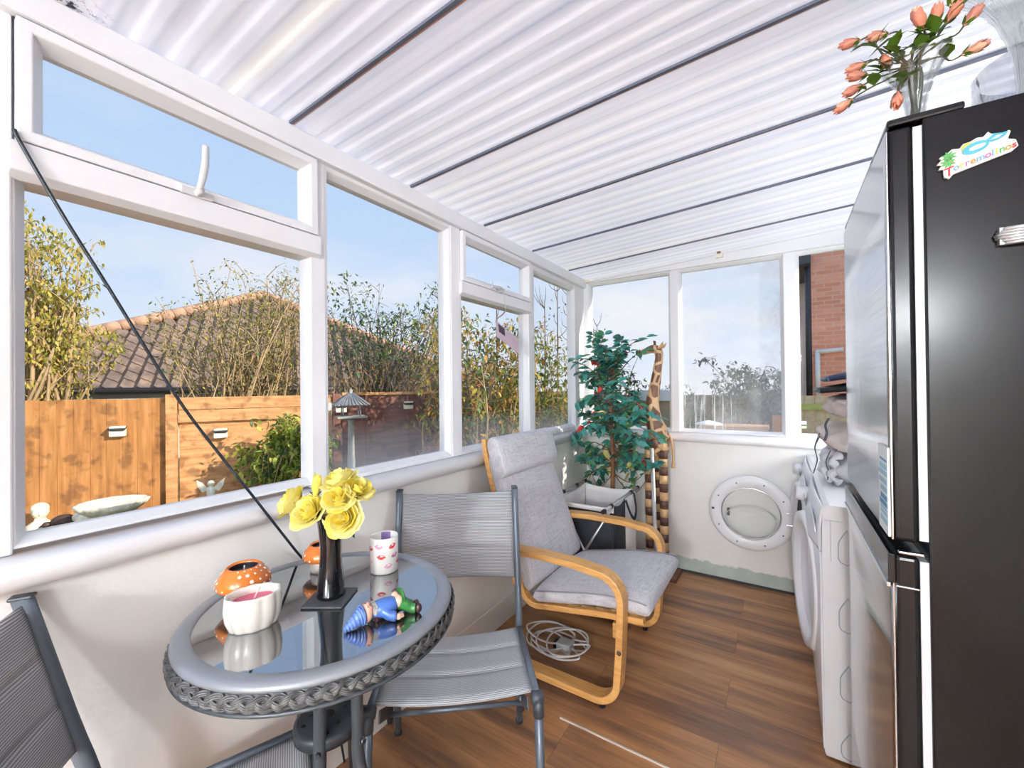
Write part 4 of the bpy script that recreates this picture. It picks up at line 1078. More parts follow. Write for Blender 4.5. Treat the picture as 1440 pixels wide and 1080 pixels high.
for k in range(40):
    a = random.uniform(0, 2*PI); r_ = random.uniform(.2, 1)
    g.ell((.002+.0145*r_*math.cos(a), .0625+.0080*r_*math.sin(a), .0180+.0100*math.sqrt(1.02-r_*r_)), .0021, 6)
g.build('beard', beard, h, world=False)
MB().ell((.0355, .0985, .0075), (.0055, .007, .0052), 12).ell((.040, .1040, .007), (.002, .0055, .002), 8).ell((.037, .106, .008), (.002, .0055, .002), 8).ell((.034, .1065, .008), (.002, .0055, .002), 8).ell((.0315, .105, .0075), (.0018, .0045, .0018), 8).ell((.0415, .098, .0075), (.0018, .004, .0018), 8).build('hand', skin, body, world=False)
MB().ell((-.0275, .066, .009), (.0055, .0065, .005), 12).ell((-.031, .061, .009), (.002, .005, .002), 8).ell((-.0285, .0595, .010), (.002, .005, .002), 8).ell((-.026, .0595, .010), (.002, .005, .002), 8).ell((-.024, .061, .009), (.0018, .0045, .0018), 8).ell((-.033, .066, .010), (.0018, .0042, .0018), 8).build('hand', skin, body, world=False)
MB().tube([(-.034, .058, .009), (-.037, .054, .009)], [.004, .0038], 10).build('pipe_bowl', brown, body, world=False)
MB().ell((.0065, .112, .0235), (.0100, .0105, .0105), 16).ell((.0185, .112, .0225), (.0098, .0105, .0100), 16).build('bare_bottom', skin, body, world=False)
T_ = MB().tube(spline([(.007, .114, .021), (.010, .124, .016), (.015, .136, .010), (.022, .146, .008)], 5), [.0120-.0045*i/15 for i in range(16)], 14)
T_.tube(spline([(.018, .114, .020), (.023, .124, .015), (.028, .133, .009), (.036, .141, .008)], 5), [.0118-.0045*i/15 for i in range(16)], 14).tube([(.0125, .1185, .0215), (.013, .122, .021)], [.0185, .017], 18)
tr2 = T_.build('trousers', green, body, world=False)
MB().ell((.0255, .1515, .0085), (.006, .0075, .0080), 12).ell((.0395, .146, .0085), (.006, .0075, .0080), 12).build('boots', brown, tr2, world=False)
MB().obox((-.003, .090, .0055), (.034, .060, .011), ((1, 0, 0), (0, 1, 0), (0, 0, 1))).build('cushion', brown, t, world=False, bevel=.004)

# ------------------------------------------------------------------ vases and roses on top of the fridge
fz2 = 1.720
clear = None
m, T, p = base('clear_glass'); T.n.remove(p)
tr = T.new('ShaderNodeBsdfTransparent'); tr.inputs['Color'].default_value = (.93,.95,.95,1)
gl = T.new('ShaderNodeBsdfGlossy'); gl.inputs['Roughness'].default_value = .03
lw = T.new('ShaderNodeLayerWeight'); lw.inputs['Blend'].default_value = .35
mx = T.new('ShaderNodeMixShader'); T.link(clampramp(T, lw.outputs['Facing'], 0, 1, .05, .75), mx.inputs[0]); T.link(tr.outputs[0], mx.inputs[1]); T.link(gl.outputs[0], mx.inputs[2])
T.link(mx.outputs[0], T.n['Material Output'].inputs['Surface']); clear = m
def fluted(prof, n, fl, nf=12):
    g = MB(); rs = []
    for r, z in prof:
        rs.append([(r*(1+fl*(z/prof[-1][1])**2*math.cos(nf*2*PI*k/n))*math.cos(2*PI*k/n), r*(1+fl*(z/prof[-1][1])**2*math.cos(nf*2*PI*k/n))*math.sin(2*PI*k/n), z) for k in range(n)])
    return g.rings(rs, 0, True, False)
ax_, ay_ = .222, 1.095
t = thing('glass_vase', 'flared clear glass vase with peach roses on the front corner of the fridge top', 'vase', (ax_, ay_, fz2))
prv = [(.002, .001), (.030, .0), (.031, .003), (.020, .010), (.015, .022), (.014, .045), (.018, .075), (.027, .105), (.040, .132), (.050, .148)]
fluted(prv, 72, .07).build('flared_bowl', clear, t, world=False)
fluted([(r-.0022 if r > .005 else r, z+.001) for r, z in prv[4:]], 72, .07).build('inner_surface', clear, t, world=False)
t = thing('glass_vase', 'tall trumpet-shaped clear glass vase at the right edge on the fridge', 'vase', (.408, 1.16, fz+.0012))
prv = [(.002, .001), (.062, .0), (.064, .004), (.044, .016), (.036, .05), (.034, .09), (.037, .13), (.045, .18), (.060, .23), (.083, .275), (.112, .31), (.118, .318)]
fluted(prv, 84, .03, 14).build('trumpet', clear, t, world=False)
fluted([(r-.003 if r > .005 else r, z+.002) for r, z in prv[3:]], 84, .03, 14).build('inner_surface', clear, t, world=False)
t = thing('glass_bowl', 'low straight-sided clear glass bowl at the back of the fridge top', 'bowl', (.505, 1.40, fz+.0012))
frost = glass('frosted_bowl', (.86,.87,.9), 1.2, haze=lambda T, vec: clampramp(T, T.noise(vec, 3, 2), .3, .8, .12, .30))
MB().lathe([(.002, .002), (.118, .0), (.122, .01), (.122, .245), (.118, .245), (.117, .012), (.002, .010)], 60).build('bowl', frost, t, world=False)

pm = [leafmat('peach_petal', (232,156,128), .12, .25, .5), leafmat('peach_pale', (242,190,156), .1, .25, .5), leafmat('peach_dusky', (208,140,122), .15, .2, .5)]
pl_ = leafmat('peach_leaf', (92,128,40), .3, .3); pst = mat('peach_stem', (70,74,50), .6)
random.seed(9)
def peach(label, c, ax, R, mi, leaves=1):
    c = V(c); ax = V(ax).normalized(); s0 = ax.orthogonal().normalized()
    t = thing('peach_rose', label, 'rose', tuple(c), 0, 'peach roses in the glass vase')
    g = MB()
    for li, (rf, hf, n_, op) in enumerate(((.30, 2.1, 3, -.6), (.46, 2.0, 3, -.5), (.58, 1.75, 4, -.1))):
        for k in range(n_):
            a = 2*PI*(k+.4*li)/n_; q = Matrix.Rotation(a, 3, ax) @ s0
            petal(g, c-ax*R*.8, ax, q, R*rf, R*hf, 2.4, mi if li < 2 else random.choice((0, 1, 2)), op)
    g.build('bud', pm, t)
    b_ = V((ax_+random.uniform(-.008, .008), ay_+random.uniform(-.006, .006), fz2+.13))
    st = spline([c-ax*R*.7, c-ax*R*1.7, c.lerp(b_, .55)+V((0,0,.008)), b_, V((ax_+random.uniform(-.009, .009), ay_+random.uniform(-.006, .006), fz2+.03))], 6)
    MB().tube(st, .0016, 6).build('stem', pst, t)
    g = MB()
    for k in range(4):
        q = Matrix.Rotation(2*PI*k/4, 3, ax) @ s0; leaf(g, c-ax*R*.85, q*.6+ax*.8, q, R*1.1, R*.5, 0, -.1)
    for k in range(leaves):
        i = random.randint(7, 15); leaf(g, st[i], V((random.uniform(-1,.6), random.uniform(-.6,.4), random.uniform(-.2,.5))), V((0, -.5, 1)), random.uniform(.034, .050), .026, 0, .2)
    g.build('leaves', pl_, t)
PB = [('peach rosebud highest on the left side of the spray', (.129,1.09,1.944), (-.9,0,.1)), ('peach rosebud second down on the left of the spray', (.140,1.10,1.897), (-.9,0,-.05)),
      ('peach rosebud in the middle of the left spray', (.140,1.09,1.872), (-.8,-.2,.1)), ('peach rosebud last but one at the lower left of the spray', (.133,1.09,1.848), (-.8,-.1,-.25)),
      ('lowest drooping peach rosebud far left of the glass vase', (.118,1.10,1.828), (-.75,0,-.4)), ('peach rosebud pointing left beside green leaves', (.172,1.09,1.938), (-.9,-.1,.15)),
      ('peach rosebud hanging below green leaves left of the vase', (.178,1.09,1.888), (.2,-.2,-1)), ('open peach rose front left of the upright cluster', (.230,1.085,1.930), (-.3,-.3,.9)),
      ('dark peach rose behind the upright cluster', (.230,1.11,1.958), (-.1,0,1)), ('peach rose in the middle of the upright cluster', (.253,1.095,1.940), (.1,-.1,1)),
      ('pale peach rose leaning right in the cluster', (.271,1.085,1.926), (.5,-.4,.7)), ('tall peach rose cut by the top edge of the picture', (.276,1.10,1.965), (.2,0,1)),
      ('second tall peach rose beside the topmost rose', (.288,1.09,1.955), (.35,0,1)), ('dusky peach rosebud leaning right above the vase', (.297,1.095,1.915), (.6,0,.7)),
      ('peach rosebud sticking out low on the right of the vase', (.297,1.09,1.853), (1,-.1,.2)), ('small peach rosebud hanging under the glass vase rim', (.190,1.06,1.790), (-.15,-.2,-1))]
for i, q in enumerate(PB): peach(q[0], q[1], q[2], .0165, random.choice((0, 0, 1, 2)), 3)

# ------------------------------------------------------------------ black cable and hanging card
P = [(-1.243, .152, 1.760), (-1.240, .160, 1.735), (-1.232, .216, 1.609), (-1.228, .279, 1.482), (-1.226, .404, 1.231), (-1.212, .497, 1.069), (-1.196, .523, 1.020), (-1.194, .557, .966), (-1.194, .584, .923), (-1.194, .612, .878), (-1.205, .647, .828), (-1.230, .692, .769), (-1.243, .722, .730), (-1.2465, .758, .677), (-1.2465, .80, .40), (-1.240, .86, .005)]
tag(MB().tube(spline(P, 8), .0036, 8).build('cable', mat('black_cable', (24,34,44), .45)), 'thin black cable hanging from the fanlight across the window down behind the table', 'cable')
t = thing('hanging_card', 'pale mauve card with a dark square hanging on a thread from the fanlight handle', 'card', (-1.215, 1.83, 1.53))
g = MB(); q = [(-1.224, 1.735, 1.592), (-1.210, 1.925, 1.512), (-1.206, 1.935, 1.428), (-1.220, 1.745, 1.505)]
g.prism(q, (.002, 0, 0)); g.build('card', mat('mauve_card', (196,176,190), .6), t)
g = MB(); q = [(-1.2205, 1.757, 1.574), (-1.2165, 1.806, 1.555), (-1.2150, 1.809, 1.516), (-1.2188, 1.760, 1.534)]
g.prism(q, (.0018, 0, 0)); g.build('dark_square', mat('card_square', (58,48,60), .5), t)
MB().tube([(-1.226, 1.815, 1.755), (-1.218, 1.822, 1.66), (-1.216, 1.828, 1.553)], .0009, 5).build('thread', mat('thread', (230,228,226), .6), t)
# ------------------------------------------------------------------ garden
GZ = -.05
m, T, p = base('garden_ground'); vec = T.coords()
T.link(T.ramp(T.noise(vec, 3, 6), [(.3, lin((96,92,58))), (.5, lin((112,118,64))), (.7, lin((140,120,90)))]), p.inputs['Base Color']); p.inputs['Roughness'].default_value = .95
MB().box(-30, -1.4, -10, 30, GZ-.1, GZ).box(-1.4, 12, 3.1, 30, GZ-.1, GZ).build('ground', m)['kind'] = 'structure'

F0 = V((-5.19, 1.62, 0)); FD = V((.472, .882, 0)); FN = V((.882, -.472, 0))   # fence line and its inward normal
def fp(s, n=0, z=0): return F0+FD*s+FN*n+V((0,0,z))
def wood(name, a, b_, c_, sc):
    m, T, p = base(name); vec = T.coords(sc)
    c = T.ramp(T.noise(vec, 3, 5, .6), [(.28, lin(a)), (.5, lin(b_)), (.72, lin(c_))])
    v2 = T.coords((1,1,1)); kn = clampramp(T, T.noise(v2, 9, 3, .5), .54, .66, 0, .55)
    T.link(T.mix(kn, c, lin(tuple(int(q*.62) for q in a))), p.inputs['Base Color']); p.inputs['Roughness'].default_value = .8
    return m
w_vert = wood('fence_orange', (140,92,48), (170,116,62), (192,138,82), (7,7,.8))
w_hor = wood('fence_rail', (170,116,72), (198,146,96), (212,164,116), (1.2,1.2,9))
w_dark = wood('fence_brown', (96,62,54), (122,80,68), (146,100,84), (1.2,1.2,8))
AX = (FD, FN, V((0,0,1)))
t = thing('garden_fence', 'sunlit orange vertical-board garden fence at the left of the garden', 'fence', tuple(fp(-1.5, 0, GZ)))
random.seed(6)
g = MB(); s = -3.024; k = 0
while s < -.10:
    w = .112; off = .006 if k % 2 else -.006
    g.obox(fp(s+w/2, off*.25, (GZ+1.17)/2+random.uniform(-.006, .006)), (w-.0015, .014, 1.17-GZ), AX); s += w; k += 1
g.build('boards', w_vert, t)
MB().obox(fp(-1.5, -.05, 1.0), (3, .04, .08), AX).obox(fp(-1.5, -.05, .3), (3, .04, .08), AX).build('back_rail', w_dark, t)
t = tag(MB().obox(fp(.045, .03, .58), (.09, .07, 1.26), AX).build('fence_post', w_hor, bevel=.004), 'wooden fence post between the vertical boards and the horizontal rails', 'fence post')
t = thing('garden_fence', 'orange fence of two broad horizontal rails above panels, behind the green bush', 'fence', tuple(fp(.8, 0, GZ)))
MB().obox(fp(.81, .02, 1.115), (1.42, .045, .125), AX).obox(fp(.81, .014, .985), (1.42, .04, .125), AX).build('rail', w_hor, t, bevel=.004)
g = MB()
for k in range(7): g.obox(fp(.81, -.01+.006*(k % 2), .86-.138*k), (1.42, .016, .145), AX)
g.build('panel', w_hor, t)
t = thing('garden_fence', 'dark brown lap-panel fence in shade behind the bird table', 'fence', tuple(fp(2.8, 0, GZ)))
g = MB()
for k in range(9): g.obox(fp(3.02, -.005+.004*(k % 2), 1.10-.135*k), (2.76, .016, .142), AX)
g.build('panel', w_dark, t)
MB().obox(fp(3.02, 0, 1.185), (2.76, .06, .035), AX).build('capping', w_hor, t)
for s in (1.92, 2.42, 3.1, 3.9): MB().obox(fp(s, .018, .57), (.032, .025, 1.18), AX).build('batten', w_dark, t)
t = tag(MB().obox(fp(1.575, .03, .57), (.085, .075, 1.24), AX).build('fence_post', w_dark, bevel=.004), 'dark fence post left of the bird table', 'fence post')
t = thing('garden_fence', 'far dark fence panels behind the shrubs on the left', 'fence', tuple(fp(5.0, 0, GZ)))
g = MB()
for k in range(9): g.obox(fp(5.0, -.005+.004*(k % 2), 1.10-.135*k), (1.25, .016, .142), AX)
g.build('panel', w_dark, t)

# solar lights
sol = mat('lamp_white', (232,228,206), .4); solb = mat('lamp_black', (40,44,44), .3)
def solar(lab, s, z, s_=1.4, n_=.035):
    c = fp(s, n_, z); t = thing('solar_light', lab, 'light', tuple(c))
    MB().obox(c, (.085*s_, .05, .070*s_), AX).build('case', sol, t, bevel=.008)
    MB().obox(c+V((0,0,.030))+FN*.012, (.09*s_, .066, .014), (FD, (FN+V((0,0,-.35))).normalized(), V((0,0,1)))).build('solar_panel', solb, t)
    MB().obox(c+V((0,0,.010))+FN*.026, (.07*s_, .004, .010), AX).build('lamp_strip', solb, t)
solar('white solar light on the vertical-board fence', -.36, .865)
solar('white solar light half hidden by the bush on the horizontal panels', .45, .795)
solar('white solar light on the dark fence post left of the bird table', 1.62, 1.02, 1.4, .098)
solar('white solar light on the dark lap-panel fence right of the bird table', 2.42, 1.03, 1.4, .062)

# bird table, bird bath and ornaments
stone = mat('grey_stone', (150,152,146), .9, var=.25, bump=.5, bscale=40); palest = mat('pale_stone', (226,218,196), .85, var=.28, vscale=22, bump=.6, bscale=50); greyw = mat('grey_slates', (112,116,122), .7, var=.25)
bx, by = -3.42, 2.47
t = thing('bird_table', 'grey bird table with a pointed roof on a slender post', 'bird table', (bx, by, GZ))
MB().lathe([(.10, 0), (.10, .03), (.045, .06), (.034, .10), (.030, .45), (.036, .62), (.032, .65), (.026, .98), (.04, 1.01)], 20, c=(bx, by, GZ)).build('post', stone, t)
MB().obox((bx, by, .982), (.26, .22, .018), AX).build('tray', stone, t, bevel=.003)
for a, b_ in ((-.075, -.06), (.075, -.06), (-.075, .06), (.075, .06)): MB().tube([V((bx, by, .99))+FD*a+FN*b_, V((bx, by, 1.105))+FD*a+FN*b_], .006, 6).build('pillar', greyw, t)
g = MB(); q = [V((bx, by, 1.095))+FD*a+FN*b_ for a, b_ in ((-.155, -.13), (.155, -.13), (.155, .13), (-.155, .13))]
top = [V((bx, by, 1.20))+FD*a+FN*b_ for a, b_ in ((-.022, -.02), (.022, -.02), (.022, .02), (-.022, .02))]
g.rings([q, top], 0, False, True); r_ = g.build('roof', greyw, t); MB().lathe([(.022, 1.195), (.014, 1.215), (.018, 1.23), (.004, 1.25)], 12, c=(bx, by, 0)).build('finial', stone, r_)
g = MB()
for e in range(4):
    a, b_ = q[e], q[(e+1) % 4]; c_, d_ = top[e], top[(e+1) % 4]
    for k in range(9):
        u = (k+.5)/9; g.tube([a.lerp(b_, u)+V((0,0,.003)), c_.lerp(d_, u)+V((0,0,.003))], .007, 5)
g.build('slats', greyw, r_)
bx, by = -4.70, 1.10
t = thing('bird_bath', 'weathered stone bird bath with a frilled bowl in front of the fence', 'bird bath', (bx, by, GZ))
MB().lathe([(.11, 0), (.11, .04), (.06, .08), (.045, .16), (.06, .27)], 20, c=(bx, by, GZ)).build('pedestal', stone, t)
g = MB(); rs = []
for r, z, sc in ((.05, .215, 0), (.14, .235, .02), (.205, .285, .05), (.225, .325, .07), (.205, .33, .07), (.15, .30, .02), (.01, .285, 0)):
    rs.append([(bx+r*(1+sc*abs(math.sin(k*PI/5)))*math.cos(2*PI*k/60), by+r*(1+sc*abs(math.sin(k*PI/5)))*math.sin(2*PI*k/60), z) for k in range(60)])
g.rings(rs); g.build('bowl', palest, t)
bx, by = -5.40, .80
t = thing('stone_bust', 'small white stone bust at the far left foot of the fence', 'ornament', (bx, by, GZ))
MB().box(bx-.09, bx+.09, by-.08, by+.08, GZ, .0).lathe([(.075, 0), (.085, .06), (.09, .10), (.04, .14), (.03, .17)], 18, c=(bx, by, 0)).build('base', palest, t)
MB().ell((bx, by, .215), (.052, .055, .068), 14).ell((bx+.05, by-.01, .205), (.014, .011, .018), 8).ell((bx-.015, by, .235), (.056, .06, .055), 12).build('head', palest, t)
bx, by = -5.22, .91
t = thing('bird_ornament', 'dark dove ornament between the white bust and the stone figure', 'ornament', (bx, by, GZ))
MB().box(bx-.06, bx+.06, by-.05, by+.05, GZ, .075).build('plinth', stone, t)
d = FD
MB().ell((bx, by, .135), (.05, .085, .055), 14, R=Matrix.Rotation(-.5, 3, 'Z')).tube([V((bx, by, .15))+d*.05, V((bx, by, .17))+d*.14], [.03, .012], 8, flat=.5).build('body', mat('dark_bronze', (66,46,38), .6), t)
MB().ell(V((bx, by, .115))-d*.105, (.028, .032, .028), 10).tube([V((bx, by, .11))-d*.13, V((bx, by, .10))-d*.155], [.008, .002], 6).build('head', MATS['dark_bronze'], t)
bx, by = -5.03, 1.03
t = thing('stone_figure', 'pale crouching stone figure left of the bird bath', 'ornament', (bx, by, GZ))
MB().lathe([(.09, 0), (.10, .10), (.085, .22), (.06, .27), (.03, .29)], 18, c=(bx, by, GZ)).ell((bx, by, .245), (.055, .055, .06), 12).ell((bx+.05, by+.05, .16), (.04, .05, .06), 10).ell((bx-.05, by-.05, .17), (.04, .05, .05), 10).build('body', palest, t)
def fairy(lab, x, y, z, s):
    t = thing('winged_ornament', lab, 'ornament', (x, y, GZ))
    MB().lathe([(.05*s, GZ), (.05*s, z-.10*s), (.03*s, z-.06*s), (.035*s, z), (.012*s, z+.03*s)], 12, c=(x, y, 0)).ell((x, y, z+.05*s), .028*s, 10).build('body', palest, t)
    for q in (-1, 1):
        g = MB(); o = V((x, y, z)); g.prism([o+FD*q*.01*s, o+FD*q*.05*s+V((0,0,.05*s)), o+FD*q*.10*s+V((0,0,.09*s)), o+FD*q*.09*s+V((0,0,.03*s)), o+FD*q*.06*s-V((0,0,.02*s))], FN*.008); g.build('wing', palest, t)
fairy('small white winged ornament at the foot of the fence post', -4.55, 1.587, .07, .9)
fairy('larger white winged ornament beside the green bush', -4.38, 1.69, .345, 1.05)

# neighbour's bungalow
m, T, p = base('pantiles'); vec = T.coords()
T.link(T.ramp(T.noise(vec, 4, 5), [(.3, lin((92,80,76))), (.5, lin((116,100,92))), (.7, lin((146,126,110)))]), p.inputs['Base Color']); p.inputs['Roughness'].default_value = .8; tile = m
tile_r = mat('ridge_tiles', (178,142,118), .8, var=.2)
E0 = V((-11.15, 2.80, 1.30))
t = thing('bungalow', "neighbour's bungalow with a brown pantiled hip roof behind the fence", 'house', (E0.x, E0.y, GZ))
half, dp_, hgt = 5.0, 3.5, 2.5
EC = V((-8.35, 3.95, 1.30)); EC = EC-FN*.5
def rp(a, u): # a along eaves from centre, u up the slope 0..1
    return EC+FD*a-FN*(dp_*u)+V((0,0,hgt*u))
g = MB(); pit = .23; nr = 16; sub = 5
nrm_ = (FN*hgt+V((0,0,dp_))).normalized()
for r in range(nr):
    u0, u1 = r/nr, (r+1)/nr
    lim = half*(1-(u0+u1)/2); nt = int(2*lim/pit)
    st = -math.floor(lim/pit)*pit
    a = st
    while a < lim:
        for k in range(sub):
            aa, ab = a+pit*k/sub, a+pit*(k+1)/sub
            def w(x): return .045*math.sin(2*PI*(x/pit))+(.018*math.sin(4*PI*x/pit))
            p0 = rp(aa, u0-.012)+nrm_*(w(aa)+.035); p1 = rp(ab, u0-.012)+nrm_*(w(ab)+.035); p2 = rp(ab, u1)+nrm_*w(ab); p3 = rp(aa, u1)+nrm_*w(aa)
            g.add([p0, p1, p2, p3, p0-nrm_*.03, p1-nrm_*.03], [(0,1,2,3), (4,5,1,0)], 0, False)
        a += pit
# side and rear slopes (plain tile planes)
cL, cR, ap = rp(-half, 0), rp(half, 0), rp(0, 1)
bL, bR = cL-FN*(2*dp_), cR-FN*(2*dp_)
g.add([cL, ap, bL], [(0,1,2)]); g.add([cR, bR, ap], [(0,1,2)]); g.add([bL, ap, bR], [(0,1,2)]); g.add([rp(-half, 0)-nrm_*.06, rp(half, 0)-nrm_*.06, ap-nrm_*.06], [(0,1,2)])
g.build('roof', tile, t)
g = MB()
for c0 in (cL, cR):
    n = 26
    for k in range(n):
        a, b_ = c0.lerp(ap, k/n)+V((0,0,.03)), c0.lerp(ap, (k+1.08)/n)+V((0,0,.05)); g.tube([a, b_], [.13, .11], 10)
g.build('ridge_tiles', tile_r, t)
MB().obox(EC-FN*3.9+V((0,0,-.68)), (9.4, 7.0, 1.33), AX).build('wall', mat('render_pale', (206,200,190), .9), t)
MB().tube([rp(-half, 0)+FN*.06+V((0,0,-.05)), rp(half, 0)+FN*.06+V((0,0,-.05))], .06, 10).build('gutter', mat('gutter_black', (34,32,34), .5), t)
MB().obox(EC-FN*.05+V((0,0,-.16)), (9.6, .05, .16), AX).build('fascia', mat('fascia_grey', (172,168,160), .8), t)

# ------------------------------------------------------------------ planting
LFY = [leafmat('leaf_yellowgreen', (186,176,76), .25, .4), leafmat('leaf_olive', (132,136,62), .25, .4), leafmat('leaf_straw', (204,176,98), .2, .35)]
LFG = [leafmat('leaf_green', (92,124,66), .3, .35), leafmat('leaf_darkgreen', (58,84,56), .3, .3), leafmat('leaf_lime', (164,172,70), .2, .45)]
LFM = [leafmat('leaf_autumn', (190,146,62), .25, .4), leafmat('leaf_mid', (120,134,60), .3, .4), leafmat('leaf_gold', (220,196,80), .2, .45), leafmat('leaf_rust', (176,104,62), .2, .35)]
LFB = [leafmat('leaf_bright', (150,170,62), .25, .4), leafmat('leaf_fresh', (196,200,92), .2, .45), leafmat('leaf_deep', (76,104,48), .3, .3)]
LFD = [leafmat('leaf_grey', (86,104,84), .3, .3), leafmat('leaf_dull', (64,84,62), .3, .3)]
tw = mat('twig_brown', (166,142,106), .85, var=.25); tw2 = mat('twig_grey', (112,100,90), .85, var=.25)
def plant(name, lab, cat, root, blobs, nleaf, L, mats, wts, ntw=0, tmat=tw, seed=1, droop=0, trunk_r=.03, spread=.5, grp=None, twr=.006):
    random.seed(seed); root = V(root)
    t = thing(name, lab, cat, tuple(root), 0, grp)
    g = MB(); gb = MB(); ends = []
    vol = [b_[1][0]*b_[1][1]*b_[1][2] for b_ in blobs]
    for k in range(max(ntw, 3)):
        c, r = random.choices(blobs, vol)[0]
        e = V((c[0]+r[0]*random.uniform(-.95, .95), c[1]+r[1]*random.uniform(-.95, .95), c[2]+r[2]*random.uniform(-.4, 1)))
        m0 = root+V((random.uniform(-.2, .2)*spread*3, random.uniform(-.2, .2)*spread*3, 0))
        md = m0.lerp(e, .5)+V((random.uniform(-.25, .25)*spread, random.uniform(-.25, .25)*spread, .12))
        br = spline([m0, md, e], 6); r0 = trunk_r*random.uniform(.3, 1)
        gb.tube(br, [max(r0*(1-.86*i/12), .0025) for i in range(13)], 5)
        ends.append(br)
        for j in range(3 if ntw else 0):
            i = random.randint(5, 12); q = br[i]+V((random.uniform(-1, 1), random.uniform(-1, 1), random.uniform(-.3, 1)))*r[2]*.38
            b2 = spline([br[i], br[i].lerp(q, .5)+V((random.uniform(-.06,.06), random.uniform(-.06,.06), .05)), q], 4)
            gb.tube(b2, [max(twr*(1-.7*i2/8), .0018) for i2 in range(9)], 4); ends.append(b2)
    for k in range(nleaf):
        if ntw and random.random() < .55:
            br = random.choice(ends); q = br[random.randint(len(br)//2, len(br)-1)]+V((random.gauss(0, .035), random.gauss(0, .035), random.gauss(0, .03)))
        else:
            c, r = random.choices(blobs, vol)[0]
            while True:
                d = V((random.uniform(-1, 1), random.uniform(-1, 1), random.uniform(-1, 1)))
                if .25 < d.length < 1: break
            d = d*(1/max(d.length, .3))**.35
            q = V((c[0]+d.x*r[0], c[1]+d.y*r[1], c[2]+d.z*r[2]))
        dd = V((random.uniform(-1, 1), random.uniform(-1, 1), random.uniform(-1, .6)-droop)); l = L*random.uniform(.6, 1.25)
        leaf(g, q, dd, V((random.uniform(-.6, .6), random.uniform(-.6, .6), 1)), l, l*random.uniform(.34, .5), random.choices(range(len(mats)), wts)[0], .15)
    gb.build('branches', tmat, t); g.build('foliage', mats, t)
    return t
# ragged conifer-like tree at the left edge
t = plant('conifer', 'ragged yellow-green conifer rising at the left edge beyond the fence', 'tree', (-8.15, 1.15, GZ), [((-8.2, 1.0, 2.0), (.75, .65, .75)), ((-8.05, 1.2, 2.75), (.55, .5, .7)), ((-8.2, 1.0, 3.3), (.35, .35, .45)), ((-7.75, 1.55, 1.85), (.35, .45, .35)), ((-8.6, .4, 2.6), (.7, .6, 1.1))], 14000, .072, LFY, (5, 3, 3), 150, tw, 31, .8, .035, .8, twr=.008)
plant('shrub', 'tall twiggy half-bare shrub with small yellow-green leaves before the bungalow roof', 'shrub', (-6.35, 2.85, GZ), [((-6.75, 2.45, 1.65), (.45, .45, .5)), ((-6.1, 3.0, 1.75), (.6, .6, .75)), ((-6.35, 2.75, 2.4), (.45, .5, .6)), ((-5.75, 3.3, 2.3), (.4, .5, .7)), ((-6.9, 2.25, 2.1), (.35, .35, .45))], 5200, .050, [LFY[0], LFY[1], LFG[0]], (5, 3, 2), 150, tw, 32, 0, .022, .9, twr=.007)
plant('bush', 'low bright green leafy bush in front of the fence rails', 'bush', (-4.30, 2.27, GZ), [((-4.27, 2.29, .54), (.28, .28, .33)), ((-4.09, 2.42, .52), (.26, .26, .37)), ((-4.50, 2.15, .44), (.21, .20, .24)), ((-4.20, 2.34, .76), (.24, .22, .19))], 3000, .080, LFB, (4, 3, 3), 40, tw, 33, .1, .012, .3)
plant('tree', 'loose green rose-like tree standing beyond the dark fence', 'tree', (-5.0, 4.2, GZ), [((-5.15, 3.85, 1.9), (.6, .6, .45)), ((-4.75, 4.2, 1.9), (.55, .55, .5)), ((-4.35, 4.6, 2.1), (.4, .4, .45)), ((-5.3, 3.85, 2.55), (.35, .35, .4)), ((-4.25, 4.55, 2.55), (.28, .28, .3))], 3600, .070, LFG, (4, 4, 1.6), 110, tw2, 34, 0, .022, .8, twr=.006)
plant('shrub', 'brown thicket of bare twigs along the top of the dark fence', 'shrub', (-4.95, 4.15, GZ), [((-5.25, 3.85, 1.42), (.6, .5, .28)), ((-4.65, 4.45, 1.42), (.6, .5, .30))], 900, .055, [LFM[0], LFM[3], LFY[1]], (2, 2, 2), 120, tw, 35, 0, .014, .8)
plant('shrub', 'yellow-leaved shrub trailing over the right end of the dark fence', 'shrub', (-3.55, 4.0, GZ), [((-3.6, 4.05, .95), (.35, .35, .45)), ((-3.75, 4.15, 1.55), (.35, .35, .45)), ((-3.45, 3.95, .45), (.3, .3, .35))], 1700, .075, LFM, (2, 3, 3, 1), 45, tw, 36, .2, .014, .5)
plant('shrub', 'small rust-red shrub low beside the dark fence', 'shrub', (-3.10, 3.35, GZ), [((-3.10, 3.35, .48), (.18, .18, .24))], 420, .065, [LFM[3], LFM[0]], (3, 1), 16, tw, 37, 0, .008, .2)
plant('shrub', 'dense autumn-coloured shrub filling the lower pane of the third window', 'shrub', (-2.85, 3.75, GZ), [((-3.0, 3.75, 1.45), (.55, .45, .65)), ((-2.75, 3.95, .95), (.50, .4, .65)), ((-2.9, 3.6, .55), (.4, .35, .45)), ((-2.55, 4.0, 1.55), (.35, .35, .5))], 5200, .078, LFM+[LFG[0]], (2.4, 4, 2.2, 1, 3), 90, tw, 38, .15, .018, .7)
plant('shrub', 'leafy green shrub beyond the window next to the corner', 'shrub', (-2.65, 4.75, GZ), [((-2.55, 4.7, 1.25), (.45, .45, .65)), ((-2.9, 5.0, .9), (.5, .5, .65)), ((-2.35, 4.75, .7), (.4, .4, .5))], 3600, .075, [LFM[1], LFG[0], LFM[2], LFY[1]], (4, 3, 1, 2), 60, tw, 39, .15, .015, .6)
